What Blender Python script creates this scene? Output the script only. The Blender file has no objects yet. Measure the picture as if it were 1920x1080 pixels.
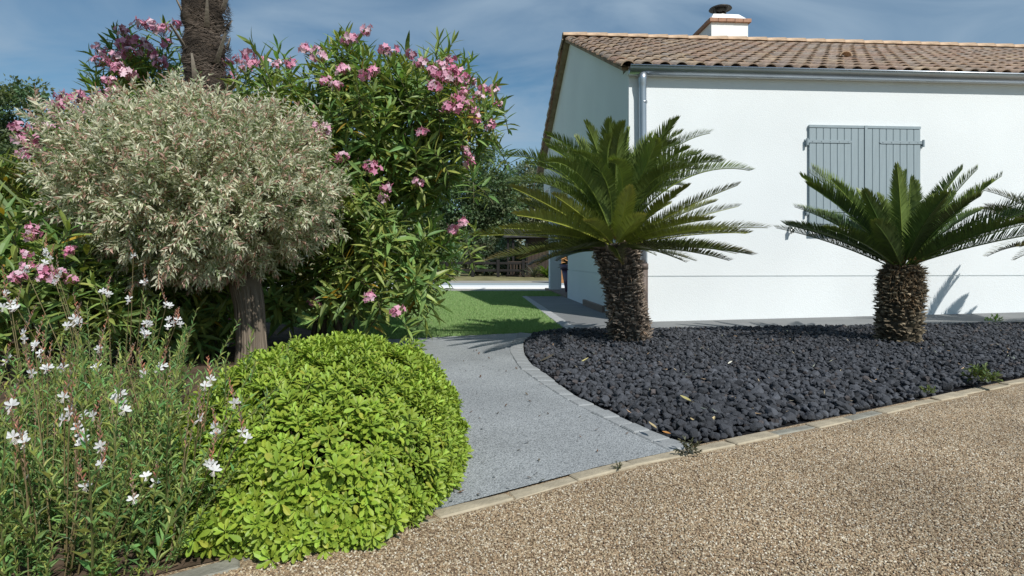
import bpy, bmesh, math, random
import numpy as np
from mathutils import Vector, Matrix, Euler, noise as mnoise

random.seed(7)
rng = np.random.default_rng(11)
R = math.radians
C = bpy.context.scene.collection
SC = bpy.context.scene

# ------------------------------------------------------------------ camera
F_PX, CX, HY, CAM_H = 1100.0, 960.0, 487.0, 0.66
cam_d = bpy.data.cameras.new('camera')
cam = bpy.data.objects.new('camera', cam_d)
C.objects.link(cam)
cam.location = (0, 0, CAM_H)
cam.rotation_euler = (R(90), 0, 0)
cam_d.sensor_width = 36
cam_d.lens = 36 * F_PX / 1920
cam_d.shift_y = -(540 - HY) / 1920
cam_d.clip_start = 0.02
cam_d.clip_end = 3000
SC.camera = cam

# ------------------------------------------------------------------ light
SUN_DIR = Vector((0.53, -0.87, 1.0)).normalized()          # towards the sun
SUN_EL = math.asin(SUN_DIR.z)
SUN_AZ = math.atan2(SUN_DIR.x, SUN_DIR.y)
world = bpy.data.worlds.new('World')
SC.world = world
world.use_nodes = True
wn, wl = world.node_tree.nodes, world.node_tree.links
wn.clear()
w_out = wn.new('ShaderNodeOutputWorld')
w_bg = wn.new('ShaderNodeBackground')
w_sky = wn.new('ShaderNodeTexSky')
w_sky.sky_type = 'NISHITA'
w_sky.sun_disc = False
w_sky.sun_elevation = SUN_EL
w_sky.sun_rotation = SUN_AZ
w_sky.air_density = 1.0
w_sky.dust_density = 0.6
w_sky.ozone_density = 1.5
w_bg.inputs['Strength'].default_value = 0.09
w_tc = wn.new('ShaderNodeTexCoord')
w_sep = wn.new('ShaderNodeSeparateXYZ')
wl.new(w_tc.outputs['Generated'], w_sep.inputs[0])
w_add = wn.new('ShaderNodeMath'); w_add.operation = 'ADD'; w_add.inputs[1].default_value = 0.22
wl.new(w_sep.outputs['Z'], w_add.inputs[0])
w_max = wn.new('ShaderNodeMath'); w_max.operation = 'MAXIMUM'; w_max.inputs[1].default_value = 0.05
wl.new(w_add.outputs[0], w_max.inputs[0])
w_dx = wn.new('ShaderNodeMath'); w_dx.operation = 'DIVIDE'
w_dy = wn.new('ShaderNodeMath'); w_dy.operation = 'DIVIDE'
wl.new(w_sep.outputs['X'], w_dx.inputs[0]); wl.new(w_max.outputs[0], w_dx.inputs[1])
wl.new(w_sep.outputs['Y'], w_dy.inputs[0]); wl.new(w_max.outputs[0], w_dy.inputs[1])
w_comb = wn.new('ShaderNodeCombineXYZ')
wl.new(w_dx.outputs[0], w_comb.inputs[0]); wl.new(w_dy.outputs[0], w_comb.inputs[1])
w_map = wn.new('ShaderNodeMapping')
w_map.inputs['Rotation'].default_value = (0, 0, R(14))
w_map.inputs['Scale'].default_value = (0.5, 0.9, 1)
w_map.inputs['Location'].default_value = (3.1, 1.7, 0)
wl.new(w_comb.outputs[0], w_map.inputs[0])
w_noi = wn.new('ShaderNodeTexNoise')
w_noi.inputs['Scale'].default_value = 2.6
w_noi.inputs['Detail'].default_value = 6
w_noi.inputs['Roughness'].default_value = 0.52
w_noi.inputs['Distortion'].default_value = 0.6
wl.new(w_map.outputs[0], w_noi.inputs['Vector'])
w_rmp = wn.new('ShaderNodeValToRGB')
w_rmp.color_ramp.elements[0].position = 0.40
w_rmp.color_ramp.elements[0].color = (0, 0, 0, 1)
w_rmp.color_ramp.elements[1].position = 0.64
w_rmp.color_ramp.elements[1].color = (0.80, 0.80, 0.80, 1)
wl.new(w_noi.outputs['Fac'], w_rmp.inputs[0])
w_mix = wn.new('ShaderNodeMix'); w_mix.data_type = 'RGBA'
w_mix.inputs[7].default_value = (3.6, 4.9, 6.3, 1)            # thin cloud radiance (same scale as the sky)
w_tint = wn.new('ShaderNodeMix'); w_tint.data_type = 'RGBA'; w_tint.blend_type = 'MULTIPLY'
w_tint.inputs[0].default_value = 1.0
w_tint.inputs[7].default_value = (0.74, 0.98, 1.02, 1)
wl.new(w_sky.outputs[0], w_tint.inputs[6])
wl.new(w_rmp.outputs[0], w_mix.inputs[0])
wl.new(w_tint.outputs[2], w_mix.inputs[6])
wl.new(w_mix.outputs[2], w_bg.inputs['Color'])
wl.new(w_bg.outputs[0], w_out.inputs[0])

sun_d = bpy.data.lights.new('sun', 'SUN')
sun_d.energy = 4.5
sun_d.angle = R(0.5)
sun_d.color = (1.0, 0.975, 0.925)
sun = bpy.data.objects.new('sun', sun_d)
C.objects.link(sun)
sun.rotation_euler = (-SUN_DIR).to_track_quat('-Z', 'Y').to_euler()
sun.location = (5, -8, 12)

vs = SC.view_settings
vs.view_transform = 'Standard'
vs.look = 'None'
vs.exposure = 0.0
vs.gamma = 1
vs.use_curve_mapping = False
try:
    SC.cycles.max_bounces = 6
    SC.cycles.diffuse_bounces = 3
    SC.cycles.glossy_bounces = 2
    SC.cycles.transmission_bounces = 3
    SC.cycles.transparent_max_bounces = 4
except Exception:
    pass

# ------------------------------------------------------------------ helpers
def G(px, py, z=0.0):
    """ground point (height z) read off the photograph"""
    Y = F_PX * (CAM_H - z) / (py - HY)
    return Vector(((px - CX) / F_PX * Y, Y, z))

def P(px, py, Y):
    return Vector(((px - CX) / F_PX * Y, Y, CAM_H + (HY - py) / F_PX * Y))

def mesh_np(name, V, Fs, col=None, mat=None, smooth=False, fmat=None):
    V = np.asarray(V, dtype=np.float32).reshape(-1, 3)
    me = bpy.data.meshes.new(name)
    me.vertices.add(len(V))
    me.vertices.foreach_set('co', V.ravel())
    Fs = [np.asarray(f, dtype=np.int32) for f in Fs if len(f)]
    tot = np.concatenate([np.full(len(f), f.shape[1], dtype=np.int32) for f in Fs])
    idx = np.concatenate([f.ravel() for f in Fs])
    me.loops.add(len(idx))
    me.polygons.add(len(tot))
    start = np.concatenate([[0], np.cumsum(tot)[:-1]]).astype(np.int32)
    me.polygons.foreach_set('loop_start', start)
    me.polygons.foreach_set('vertices', idx)
    me.polygons.foreach_set('use_smooth', np.full(len(tot), bool(smooth)))
    if col is not None:
        col = np.asarray(col, dtype=np.float32).reshape(-1, 3)
        a = me.attributes.new('col', 'FLOAT_COLOR', 'POINT')
        c4 = np.ones((len(V), 4), dtype=np.float32)
        c4[:, :3] = col
        a.data.foreach_set('color', c4.ravel())
    if mat is not None:
        for m in (mat if isinstance(mat, (list, tuple)) else [mat]):
            me.materials.append(m)
    if fmat is not None:
        me.polygons.foreach_set('material_index', np.asarray(fmat, dtype=np.int32))
    me.update(calc_edges=True)
    return me

def link(name, me, parent=None, loc=(0, 0, 0), rot=(0, 0, 0), scale=None):
    o = bpy.data.objects.new(name, me)
    C.objects.link(o)
    o.location = loc
    o.rotation_euler = rot
    if scale is not None:
        o.scale = scale if hasattr(scale, '__len__') else (scale,) * 3
    if parent is not None:
        o.parent = parent
    return o

def link_m(name, me, M, parent=None):
    o = bpy.data.objects.new(name, me)
    C.objects.link(o)
    if parent is not None:
        o.parent = parent
    o.matrix_local = M
    return o

def tag(o, label=None, cat=None, group=None, kind=None):
    if label: o['label'] = label
    if cat: o['category'] = cat
    if group: o['group'] = group
    if kind: o['kind'] = kind
    return o

def thing(name, label, cat, loc=(0, 0, 0), rz=0, group=None):
    return tag(link(name, None, None, loc, (0, 0, rz)), label, cat, group)

class Geo:
    """collects verts, tris/quads and a colour per vertex"""
    def __init__(s):
        s.V, s.T, s.Q, s.C, s.n = [], [], [], [], 0
    def add(s, V, T=(), Q=(), col=(1, 1, 1)):
        V = np.asarray(V, dtype=np.float64).reshape(-1, 3)
        s.V.append(V)
        if len(T): s.T.append(np.asarray(T, dtype=np.int64).reshape(-1, 3) + s.n)
        if len(Q): s.Q.append(np.asarray(Q, dtype=np.int64).reshape(-1, 4) + s.n)
        c = np.asarray(col, dtype=np.float64)
        s.C.append(np.broadcast_to(c, V.shape).copy() if c.ndim == 1 else c)
        s.n += len(V)
    def arrays(s):
        V = np.concatenate(s.V)
        T = np.concatenate(s.T) if s.T else np.zeros((0, 3), int)
        Q = np.concatenate(s.Q) if s.Q else np.zeros((0, 4), int)
        return V, T, Q, np.concatenate(s.C)
    def scatter(s, tmpl, M, T, tint=None):
        """tmpl = (V,T,Q,C) ; M (N,3,3), T (N,3) ; tint (N,3) multiplies the template's colour"""
        v, t, q, c = tmpl
        M = np.asarray(M); T = np.asarray(T)
        N, n = len(M), len(v)
        if N == 0: return
        VV = np.einsum('nij,kj->nki', M, v) + T[:, None, :]
        off = (np.arange(N) * n)[:, None, None]
        cc = np.broadcast_to(c[None], (N, n, 3)).copy()
        if tint is not None: cc *= np.asarray(tint)[:, None, :]
        s.add(VV.reshape(-1, 3),
              (t[None] + off).reshape(-1, 3) if len(t) else (),
              (q[None] + off).reshape(-1, 4) if len(q) else (), cc.reshape(-1, 3))
    def mesh(s, name, mat, smooth=False):
        V, T, Q, c = s.arrays()
        return mesh_np(name, V, [T, Q], c, mat, smooth)
    # --- shapes
    def box(s, a, b, col=(1, 1, 1)):
        x0, y0, z0 = a; x1, y1, z1 = b
        V = [(x0,y0,z0),(x1,y0,z0),(x1,y1,z0),(x0,y1,z0),(x0,y0,z1),(x1,y0,z1),(x1,y1,z1),(x0,y1,z1)]
        s.add(V, (), [(0,3,2,1),(4,5,6,7),(0,1,5,4),(1,2,6,5),(2,3,7,6),(3,0,4,7)], col)
    def tube(s, pts, rad, seg=8, col=(1, 1, 1), cap=True):
        pts = np.asarray(pts, dtype=float); n = len(pts)
        rad = np.broadcast_to(np.asarray(rad, dtype=float), (n,))
        tg = np.gradient(pts, axis=0)
        tg /= np.linalg.norm(tg, axis=1)[:, None] + 1e-9
        ref = np.array([0.0, 0, 1]) if abs(tg[0][2]) < 0.9 else np.array([1.0, 0, 0])
        V = []
        for i in range(n):
            u = np.cross(ref, tg[i]); u /= np.linalg.norm(u) + 1e-9
            w = np.cross(tg[i], u)
            ref = w if abs(np.dot(w, tg[i])) < 0.5 else ref
            ref = np.cross(tg[i], u)
            for k in range(seg):
                a = 2 * math.pi * k / seg
                V.append(pts[i] + rad[i] * (math.cos(a) * u + math.sin(a) * w))
            ref = np.cross(tg[i], u)
        Q = [(i*seg+k, i*seg+(k+1) % seg, (i+1)*seg+(k+1) % seg, (i+1)*seg+k) for i in range(n-1) for k in range(seg)]
        T = []
        if cap:
            V.append(pts[0]); V.append(pts[-1])
            b0, b1 = n*seg, n*seg+1
            T = [(b0, (k+1) % seg, k) for k in range(seg)] + [(b1, (n-1)*seg+k, (n-1)*seg+(k+1) % seg) for k in range(seg)]
        s.add(V, T, Q, col)
    def lathe(s, prof, seg=24, col=(1, 1, 1), c=(0, 0)):
        n = len(prof)
        V = [(c[0]+r*math.cos(2*math.pi*k/seg), c[1]+r*math.sin(2*math.pi*k/seg), z) for r, z in prof for k in range(seg)]
        Q = [(i*seg+k, i*seg+(k+1) % seg, (i+1)*seg+(k+1) % seg, (i+1)*seg+k) for i in range(n-1) for k in range(seg)]
        s.add(V, (), Q, col)

def poly_prism(g, poly, z0, z1, col=(1, 1, 1)):
    """convex-ish 2D polygon extruded; poly is a list of (x,y) anticlockwise"""
    n = len(poly)
    from mathutils.geometry import tessellate_polygon
    tris = tessellate_polygon([[Vector((x, y, 0)) for x, y in poly]])
    V = [(x, y, z0) for x, y in poly] + [(x, y, z1) for x, y in poly]
    T = []
    for a, b, c in tris:
        (ax, ay), (bx, by), (cx_, cy_) = poly[a], poly[b], poly[c]
        if (bx-ax)*(cy_-ay) - (by-ay)*(cx_-ax) < 0: a, b, c = a, c, b
        T.append((a+n, b+n, c+n)); T.append((a, c, b))
    Q = [(i, (i+1) % n, n+(i+1) % n, n+i) for i in range(n)]
    g.add(V, T, Q, col)

def bevel_box(name, size, mat, parent=None, loc=(0, 0, 0), rot=(0, 0, 0), bev=0.004, jitter=0.0, seed=0):
    bm = bmesh.new()
    bmesh.ops.create_cube(bm, size=1)
    for v in bm.verts:
        v.co = Vector((v.co.x*size[0], v.co.y*size[1], v.co.z*size[2]))
    if bev > 0:
        bmesh.ops.bevel(bm, geom=bm.edges[:], offset=bev, segments=1, affect='EDGES')
    if jitter:
        r = random.Random(seed)
        for v in bm.verts:
            v.co += Vector((r.uniform(-1, 1), r.uniform(-1, 1), r.uniform(-1, 1))) * jitter
    me = bpy.data.meshes.new(name)
    bm.to_mesh(me); bm.free()
    if mat: me.materials.append(mat)
    return link(name, me, parent, loc, rot)

def rand_dirs(n):
    v = rng.normal(size=(n, 3))
    return v / np.linalg.norm(v, axis=1)[:, None]

def nrm(v):
    v = np.asarray(v, dtype=float)
    return v / (np.linalg.norm(v, axis=-1, keepdims=True) + 1e-9)

def frames(d, up=None, roll=None):
    """(N,3,3) matrices whose columns are x, y=d, z (z as near to `up` as possible)"""
    d = nrm(d); N = len(d)
    if up is None: up = np.tile([0, 0, 1.0], (N, 1))
    up = np.asarray(up, dtype=float)
    x = np.cross(d, up)
    bad = np.linalg.norm(x, axis=1) < 1e-3
    x[bad] = np.cross(d[bad], [1.0, 0.2, 0])
    x = nrm(x)
    z = np.cross(x, d)
    if roll is not None:
        c, s_ = np.cos(roll)[:, None], np.sin(roll)[:, None]
        x, z = c*x + s_*z, -s_*x + c*z
    return np.stack([x, d, z], axis=2)

def m4(M3, t, s=1.0):
    M = Matrix.Identity(4)
    for i in range(3):
        for j in range(3):
            M[i][j] = float(M3[i][j]) * s
        M[i][3] = float(t[i])
    return M

# ------------------------------------------------------------------ materials
def new_mat(name):
    m = bpy.data.materials.new(name)
    m.use_nodes = True
    nt = m.node_tree
    return m, nt.nodes, nt.links, nt.nodes['Principled BSDF']

def simple(name, col, rough=0.6, metal=0.0, var=0.0, vscale=8.0, bump=0.0, bscale=120.0, detail=4.0, spec=0.5, streak=None):
    m, n, l, b = new_mat(name)
    b.inputs['Base Color'].default_value = (*col, 1)
    b.inputs['Roughness'].default_value = rough
    b.inputs['Metallic'].default_value = metal
    b.inputs['Specular IOR Level'].default_value = spec
    tc = n.new('ShaderNodeTexCoord')
    vec = tc.outputs['Object']
    if streak:
        mp = n.new('ShaderNodeMapping'); mp.inputs['Scale'].default_value = streak
        l.new(vec, mp.inputs[0]); vec = mp.outputs[0]
    if var > 0:
        t = n.new('ShaderNodeTexNoise'); t.inputs['Scale'].default_value = vscale; t.inputs['Detail'].default_value = detail
        l.new(vec, t.inputs['Vector'])
        r = n.new('ShaderNodeValToRGB')
        r.color_ramp.elements[0].position = 0.3; r.color_ramp.elements[1].position = 0.7
        r.color_ramp.elements[0].color = (*[c*(1-var) for c in col], 1)
        r.color_ramp.elements[1].color = (*[min(1, c*(1+var)) for c in col], 1)
        l.new(t.outputs['Fac'], r.inputs[0]); l.new(r.outputs[0], b.inputs['Base Color'])
    if bump > 0:
        t2 = n.new('ShaderNodeTexNoise'); t2.inputs['Scale'].default_value = bscale; t2.inputs['Detail'].default_value = 5
        l.new(vec, t2.inputs['Vector'])
        bp = n.new('ShaderNodeBump'); bp.inputs['Strength'].default_value = bump; bp.inputs['Distance'].default_value = 0.01
        l.new(t2.outputs['Fac'], bp.inputs['Height']); l.new(bp.outputs[0], b.inputs['Normal'])
    return m

def leaf_mat(name, rough=0.42, trans=0.25, spec=0.5, var=0.25, tcol=(1.15, 1.25, 0.55)):
    m, n, l, b = new_mat(name)
    at = n.new('ShaderNodeAttribute'); at.attribute_name = 'col'
    oi = n.new('ShaderNodeObjectInfo')
    mr = n.new('ShaderNodeMapRange')
    mr.inputs['To Min'].default_value = 1 - var; mr.inputs['To Max'].default_value = 1 + var
    l.new(oi.outputs['Random'], mr.inputs['Value'])
    mul = n.new('ShaderNodeVectorMath'); mul.operation = 'SCALE'
    l.new(at.outputs['Color'], mul.inputs[0]); l.new(mr.outputs[0], mul.inputs['Scale'])
    l.new(mul.outputs[0], b.inputs['Base Color'])
    b.inputs['Roughness'].default_value = rough
    b.inputs['Specular IOR Level'].default_value = spec
    tb = n.new('ShaderNodeBsdfTranslucent')
    tm = n.new('ShaderNodeVectorMath'); tm.operation = 'MULTIPLY'; tm.inputs[1].default_value = tcol
    l.new(mul.outputs[0], tm.inputs[0]); l.new(tm.outputs[0], tb.inputs['Color'])
    mx = n.new('ShaderNodeMixShader'); mx.inputs[0].default_value = trans
    l.new(b.outputs[0], mx.inputs[1]); l.new(tb.outputs[0], mx.inputs[2])
    l.new(mx.outputs[0], n['Material Output'].inputs['Surface'])
    return m

def attr_mat(name, rough=0.7, spec=0.3, bump=0.0, bscale=60, streak=None, rvar=0.0):
    m, n, l, b = new_mat(name)
    at = n.new('ShaderNodeAttribute'); at.attribute_name = 'col'
    src = at.outputs['Color']
    tc = n.new('ShaderNodeTexCoord'); vec = tc.outputs['Object']
    if rvar:
        oi = n.new('ShaderNodeObjectInfo'); mr = n.new('ShaderNodeMapRange')
        mr.inputs['To Min'].default_value = 1-rvar; mr.inputs['To Max'].default_value = 1+rvar
        l.new(oi.outputs['Random'], mr.inputs['Value'])
        mul = n.new('ShaderNodeVectorMath'); mul.operation = 'SCALE'
        l.new(src, mul.inputs[0]); l.new(mr.outputs[0], mul.inputs['Scale']); src = mul.outputs[0]
    if streak:
        mp = n.new('ShaderNodeMapping'); mp.inputs['Scale'].default_value = streak
        l.new(vec, mp.inputs[0]); vec = mp.outputs[0]
    if bump:
        t = n.new('ShaderNodeTexNoise'); t.inputs['Scale'].default_value = bscale; t.inputs['Detail'].default_value = 5
        l.new(vec, t.inputs['Vector'])
        bp = n.new('ShaderNodeBump'); bp.inputs['Strength'].default_value = bump; bp.inputs['Distance'].default_value = 0.01
        l.new(t.outputs['Fac'], bp.inputs['Height']); l.new(bp.outputs[0], b.inputs['Normal'])
        mxr = n.new('ShaderNodeMapRange'); mxr.inputs['To Min'].default_value = 0.7; mxr.inputs['To Max'].default_value = 1.3
        l.new(t.outputs['Fac'], mxr.inputs['Value'])
        m2 = n.new('ShaderNodeVectorMath'); m2.operation = 'SCALE'
        l.new(src, m2.inputs[0]); l.new(mxr.outputs[0], m2.inputs['Scale']); src = m2.outputs[0]
    l.new(src, b.inputs['Base Color'])
    b.inputs['Roughness'].default_value = rough
    b.inputs['Specular IOR Level'].default_value = spec
    return m

def grain(name, cols, scale, bump=0.5, dist=0.004, rough=0.85, big=0.15, bigscale=1.5, spec=0.3, warp=True):
    """aggregate surface: voronoi grains, each with its own colour, in relief"""
    m, n, l, b = new_mat(name)
    tc = n.new('ShaderNodeTexCoord')
    v = n.new('ShaderNodeTexVoronoi'); v.inputs['Scale'].default_value = scale
    l.new(tc.outputs['Object'], v.inputs['Vector'])
    sp = n.new('ShaderNodeSeparateColor'); l.new(v.outputs['Color'], sp.inputs[0])
    r = n.new('ShaderNodeValToRGB'); r.color_ramp.interpolation = 'CONSTANT'
    e = r.color_ramp.elements
    for i, c in enumerate(cols):
        el = e[i] if i < 2 else e.new(i/len(cols))
        el.position = i/len(cols); el.color = (*c, 1)
    l.new(sp.outputs[0], r.inputs[0])
    t = n.new('ShaderNodeTexNoise'); t.inputs['Scale'].default_value = bigscale; t.inputs['Detail'].default_value = 5
    l.new(tc.outputs['Object'], t.inputs['Vector'])
    mr = n.new('ShaderNodeMapRange'); mr.inputs['From Min'].default_value = 0.3; mr.inputs['From Max'].default_value = 0.7
    mr.inputs['To Min'].default_value = 1-big; mr.inputs['To Max'].default_value = 1+big
    l.new(t.outputs['Fac'], mr.inputs['Value'])
    mul = n.new('ShaderNodeVectorMath'); mul.operation = 'SCALE'
    l.new(r.outputs[0], mul.inputs[0]); l.new(mr.outputs[0], mul.inputs['Scale'])
    l.new(mul.outputs[0], b.inputs['Base Color'])
    bp = n.new('ShaderNodeBump'); bp.inputs['Strength'].default_value = bump; bp.inputs['Distance'].default_value = dist
    bp.invert = True
    l.new(v.outputs['Distance'], bp.inputs['Height']); l.new(bp.outputs[0], b.inputs['Normal'])
    b.inputs['Roughness'].default_value = rough
    b.inputs['Specular IOR Level'].default_value = spec
    return m

M_STUCCO = simple('white_render', (0.755, 0.785, 0.79), 0.9, var=0.045, vscale=0.8, bump=0.30, bscale=110, spec=0.2)
M_STUCCO2 = simple('white_chimney_render', (0.82, 0.82, 0.80), 0.85, var=0.04, vscale=5, bump=0.1, bscale=90, spec=0.2)
M_ZINC = simple('zinc', (0.46, 0.50, 0.55), 0.36, metal=0.85, var=0.12, vscale=3, bump=0.02, bscale=30)
M_ZINCDARK = simple('brown_cast_iron', (0.12, 0.09, 0.075), 0.6, metal=0.2, var=0.15, vscale=6)
M_SHUTTER = simple('grey_blue_shutter_paint', (0.275, 0.335, 0.36), 0.55, var=0.05, vscale=5, bump=0.05, bscale=60, streak=(8, 8, 1))
M_STRAP = simple('grey_iron_paint', (0.275, 0.33, 0.355), 0.45, var=0.04, vscale=20)
M_IRON = simple('dark_iron', (0.07, 0.065, 0.06), 0.5, metal=0.6, var=0.3, vscale=12)
M_STEEL = simple('brushed_steel', (0.55, 0.55, 0.53), 0.3, metal=0.9)
M_CONC = simple('grey_concrete', (0.20, 0.205, 0.205), 0.9, var=0.10, vscale=2.2, bump=0.15, bscale=160, spec=0.25)
M_SETT = simple('grey_sett', (0.36, 0.365, 0.365), 0.85, var=0.12, vscale=9, bump=0.3, bscale=60, spec=0.25)
M_SETTPATH = simple('grey_path_sett', (0.28, 0.29, 0.292), 0.9, var=0.13, vscale=10, bump=0.45, bscale=70, spec=0.25)
M_STEP = simple('brown_step_tile', (0.22, 0.16, 0.125), 0.7, var=0.1, vscale=5, bump=0.1, bscale=50)
M_POOLWHITE = simple('white_pool_coping', (0.85, 0.86, 0.86), 0.6, var=0.02, vscale=3)
M_POOLCOVER = simple('pale_pool_cover', (0.38, 0.44, 0.46), 0.5, var=0.03, vscale=2)
M_TERRACE = simple('pale_terrace', (0.33, 0.31, 0.275), 0.85, var=0.1, vscale=2)
M_PURPLE = simple('purple_planter', (0.085, 0.05, 0.11), 0.4, var=0.08, vscale=4)
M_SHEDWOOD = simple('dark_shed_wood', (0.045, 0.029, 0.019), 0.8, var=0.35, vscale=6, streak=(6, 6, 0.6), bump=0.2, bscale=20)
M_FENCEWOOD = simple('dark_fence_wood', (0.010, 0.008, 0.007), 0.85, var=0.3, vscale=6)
M_ORANGE = simple('orange_wood', (0.42, 0.20, 0.07), 0.6, var=0.15, vscale=5, streak=(1, 6, 6))
M_PINKTOP = simple('pink_top', (0.42, 0.21, 0.15), 0.6, var=0.1)
M_SHEDROOF = simple('grey_shed_roof', (0.055, 0.055, 0.052), 0.95, var=0.2, vscale=4, spec=0.05)
M_PATH = grain('grey_gravel_path', [(0.24, 0.255, 0.262), (0.31, 0.325, 0.33), (0.38, 0.395, 0.40), (0.27, 0.282, 0.288), (0.34, 0.355, 0.36), (0.165, 0.175, 0.18)], 240, bump=0.6, dist=0.003, big=0.13, bigscale=2.0)
M_DRIVE = grain('brown_gravel_base', [(0.28, 0.20, 0.125), (0.38, 0.29, 0.185), (0.18, 0.125, 0.078), (0.32, 0.24, 0.15), (0.44, 0.36, 0.25), (0.24, 0.168, 0.103)], 210, bump=0.8, dist=0.004, big=0.12, bigscale=1.6)
M_SOIL = simple('dry_soil', (0.105, 0.075, 0.052), 0.95, var=0.35, vscale=9, bump=0.8, bscale=40, spec=0.1)
M_GROUND = simple('dry_grass_ground', (0.20, 0.185, 0.095), 0.95, var=0.3, vscale=1.5, bump=0.4, bscale=25, spec=0.1)
M_LAVABASE = simple('black_lava_base', (0.016, 0.016, 0.018), 0.95, var=0.4, vscale=30, bump=0.9, bscale=30, spec=0.1)
M_LAWN = simple('artificial_turf', (0.20, 0.32, 0.115), 0.9, var=0.16, vscale=5, bump=0.6, bscale=180, spec=0.1)

def lava_material():
    m, n, l, b = new_mat('black_lava_rock')
    tc = n.new('ShaderNodeTexCoord'); oi = n.new('ShaderNodeObjectInfo')
    at = n.new('ShaderNodeAttribute'); at.attribute_name = 'col'
    mr = n.new('ShaderNodeMapRange'); mr.inputs['To Min'].default_value = 0.72; mr.inputs['To Max'].default_value = 1.35
    l.new(oi.outputs['Random'], mr.inputs['Value'])
    mul = n.new('ShaderNodeVectorMath'); mul.operation = 'SCALE'
    l.new(at.outputs['Color'], mul.inputs[0]); l.new(mr.outputs[0], mul.inputs['Scale'])
    t = n.new('ShaderNodeTexNoise'); t.inputs['Scale'].default_value = 130; t.inputs['Detail'].default_value = 4
    l.new(tc.outputs['Object'], t.inputs['Vector'])
    m2r = n.new('ShaderNodeMapRange'); m2r.inputs['To Min'].default_value = 0.6; m2r.inputs['To Max'].default_value = 1.4
    l.new(t.outputs['Fac'], m2r.inputs['Value'])
    mu2 = n.new('ShaderNodeVectorMath'); mu2.operation = 'SCALE'
    l.new(mul.outputs[0], mu2.inputs[0]); l.new(m2r.outputs[0], mu2.inputs['Scale'])
    l.new(mu2.outputs[0], b.inputs['Base Color'])
    bp = n.new('ShaderNodeBump'); bp.inputs['Strength'].default_value = 0.7; bp.inputs['Distance'].default_value = 0.004
    l.new(t.outputs['Fac'], bp.inputs['Height']); l.new(bp.outputs[0], b.inputs['Normal'])
    b.inputs['Roughness'].default_value = 0.85
    b.inputs['Specular IOR Level'].default_value = 0.35
    return m
M_LAVA = lava_material()

def tile_material(name, use_attr):
    m, n, l, b = new_mat(name)
    r = n.new('ShaderNodeValToRGB')
    cols = [(0.32, 0.235, 0.18), (0.38, 0.275, 0.20), (0.28, 0.225, 0.185), (0.44, 0.335, 0.235), (0.34, 0.225, 0.165), (0.36, 0.30, 0.245), (0.40, 0.29, 0.225), (0.25, 0.205, 0.175)]
    e = r.color_ramp.elements
    for i, c in enumerate(cols):
        el = e[i] if i < 2 else e.new(i/(len(cols)-1))
        el.position = i/(len(cols)-1); el.color = (*c, 1)
    if use_attr:
        at = n.new('ShaderNodeAttribute'); at.attribute_name = 'col'
        l.new(at.outputs['Fac'], r.inputs[0])
    else:
        oi = n.new('ShaderNodeObjectInfo'); l.new(oi.outputs['Random'], r.inputs[0])
    tc = n.new('ShaderNodeTexCoord')
    t = n.new('ShaderNodeTexNoise'); t.inputs['Scale'].default_value = 14; t.inputs['Detail'].default_value = 7; t.inputs['Roughness'].default_value = 0.65
    add = n.new('ShaderNodeVectorMath'); add.operation = 'ADD'
    oi2 = n.new('ShaderNodeObjectInfo')
    sc = n.new('ShaderNodeVectorMath'); sc.operation = 'SCALE'; sc.inputs[0].default_value = (50, 31, 17)
    l.new(oi2.outputs['Random'], sc.inputs['Scale'])
    l.new(tc.outputs['Object'], add.inputs[0]); l.new(sc.outputs[0], add.inputs[1])
    l.new(add.outputs[0], t.inputs['Vector'])
    mr = n.new('ShaderNodeMapRange'); mr.inputs['From Min'].default_value = 0.28; mr.inputs['From Max'].default_value = 0.72
    mr.inputs['To Min'].default_value = 0.55; mr.inputs['To Max'].default_value = 1.35
    l.new(t.outputs['Fac'], mr.inputs['Value'])
    mul = n.new('ShaderNodeVectorMath'); mul.operation = 'SCALE'
    l.new(r.outputs[0], mul.inputs[0]); l.new(mr.outputs[0], mul.inputs['Scale'])
    l.new(mul.outputs[0], b.inputs['Base Color'])
    bp = n.new('ShaderNodeBump'); bp.inputs['Strength'].default_value = 0.35; bp.inputs['Distance'].default_value = 0.006
    l.new(t.outputs['Fac'], bp.inputs['Height']); l.new(bp.outputs[0], b.inputs['Normal'])
    b.inputs['Roughness'].default_value = 0.88
    b.inputs['Specular IOR Level'].default_value = 0.25
    return m
M_TILE = tile_material('terracotta_tile', False)
M_TILEA = tile_material('terracotta_tile_mass', True)
M_RIDGE = simple('terracotta_ridge', (0.46, 0.33, 0.225), 0.85, var=0.3, vscale=9, bump=0.3, bscale=30, spec=0.25)
M_PAN = simple('terracotta_pan', (0.31, 0.23, 0.17), 0.9, var=0.3, vscale=8, spec=0.2)
M_BRICK = simple('terracotta_brick', (0.33, 0.185, 0.12), 0.85, var=0.3, vscale=7, bump=0.2, bscale=40)
M_KERB = simple('cream_kerb_stone', (0.38, 0.325, 0.235), 0.9, var=0.22, vscale=14, bump=0.35, bscale=70, spec=0.25)
M_KERBGREY = simple('grey_kerb_stone', (0.25, 0.24, 0.20), 0.88, var=0.25, vscale=14, bump=0.4, bscale=70, spec=0.25)

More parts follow.
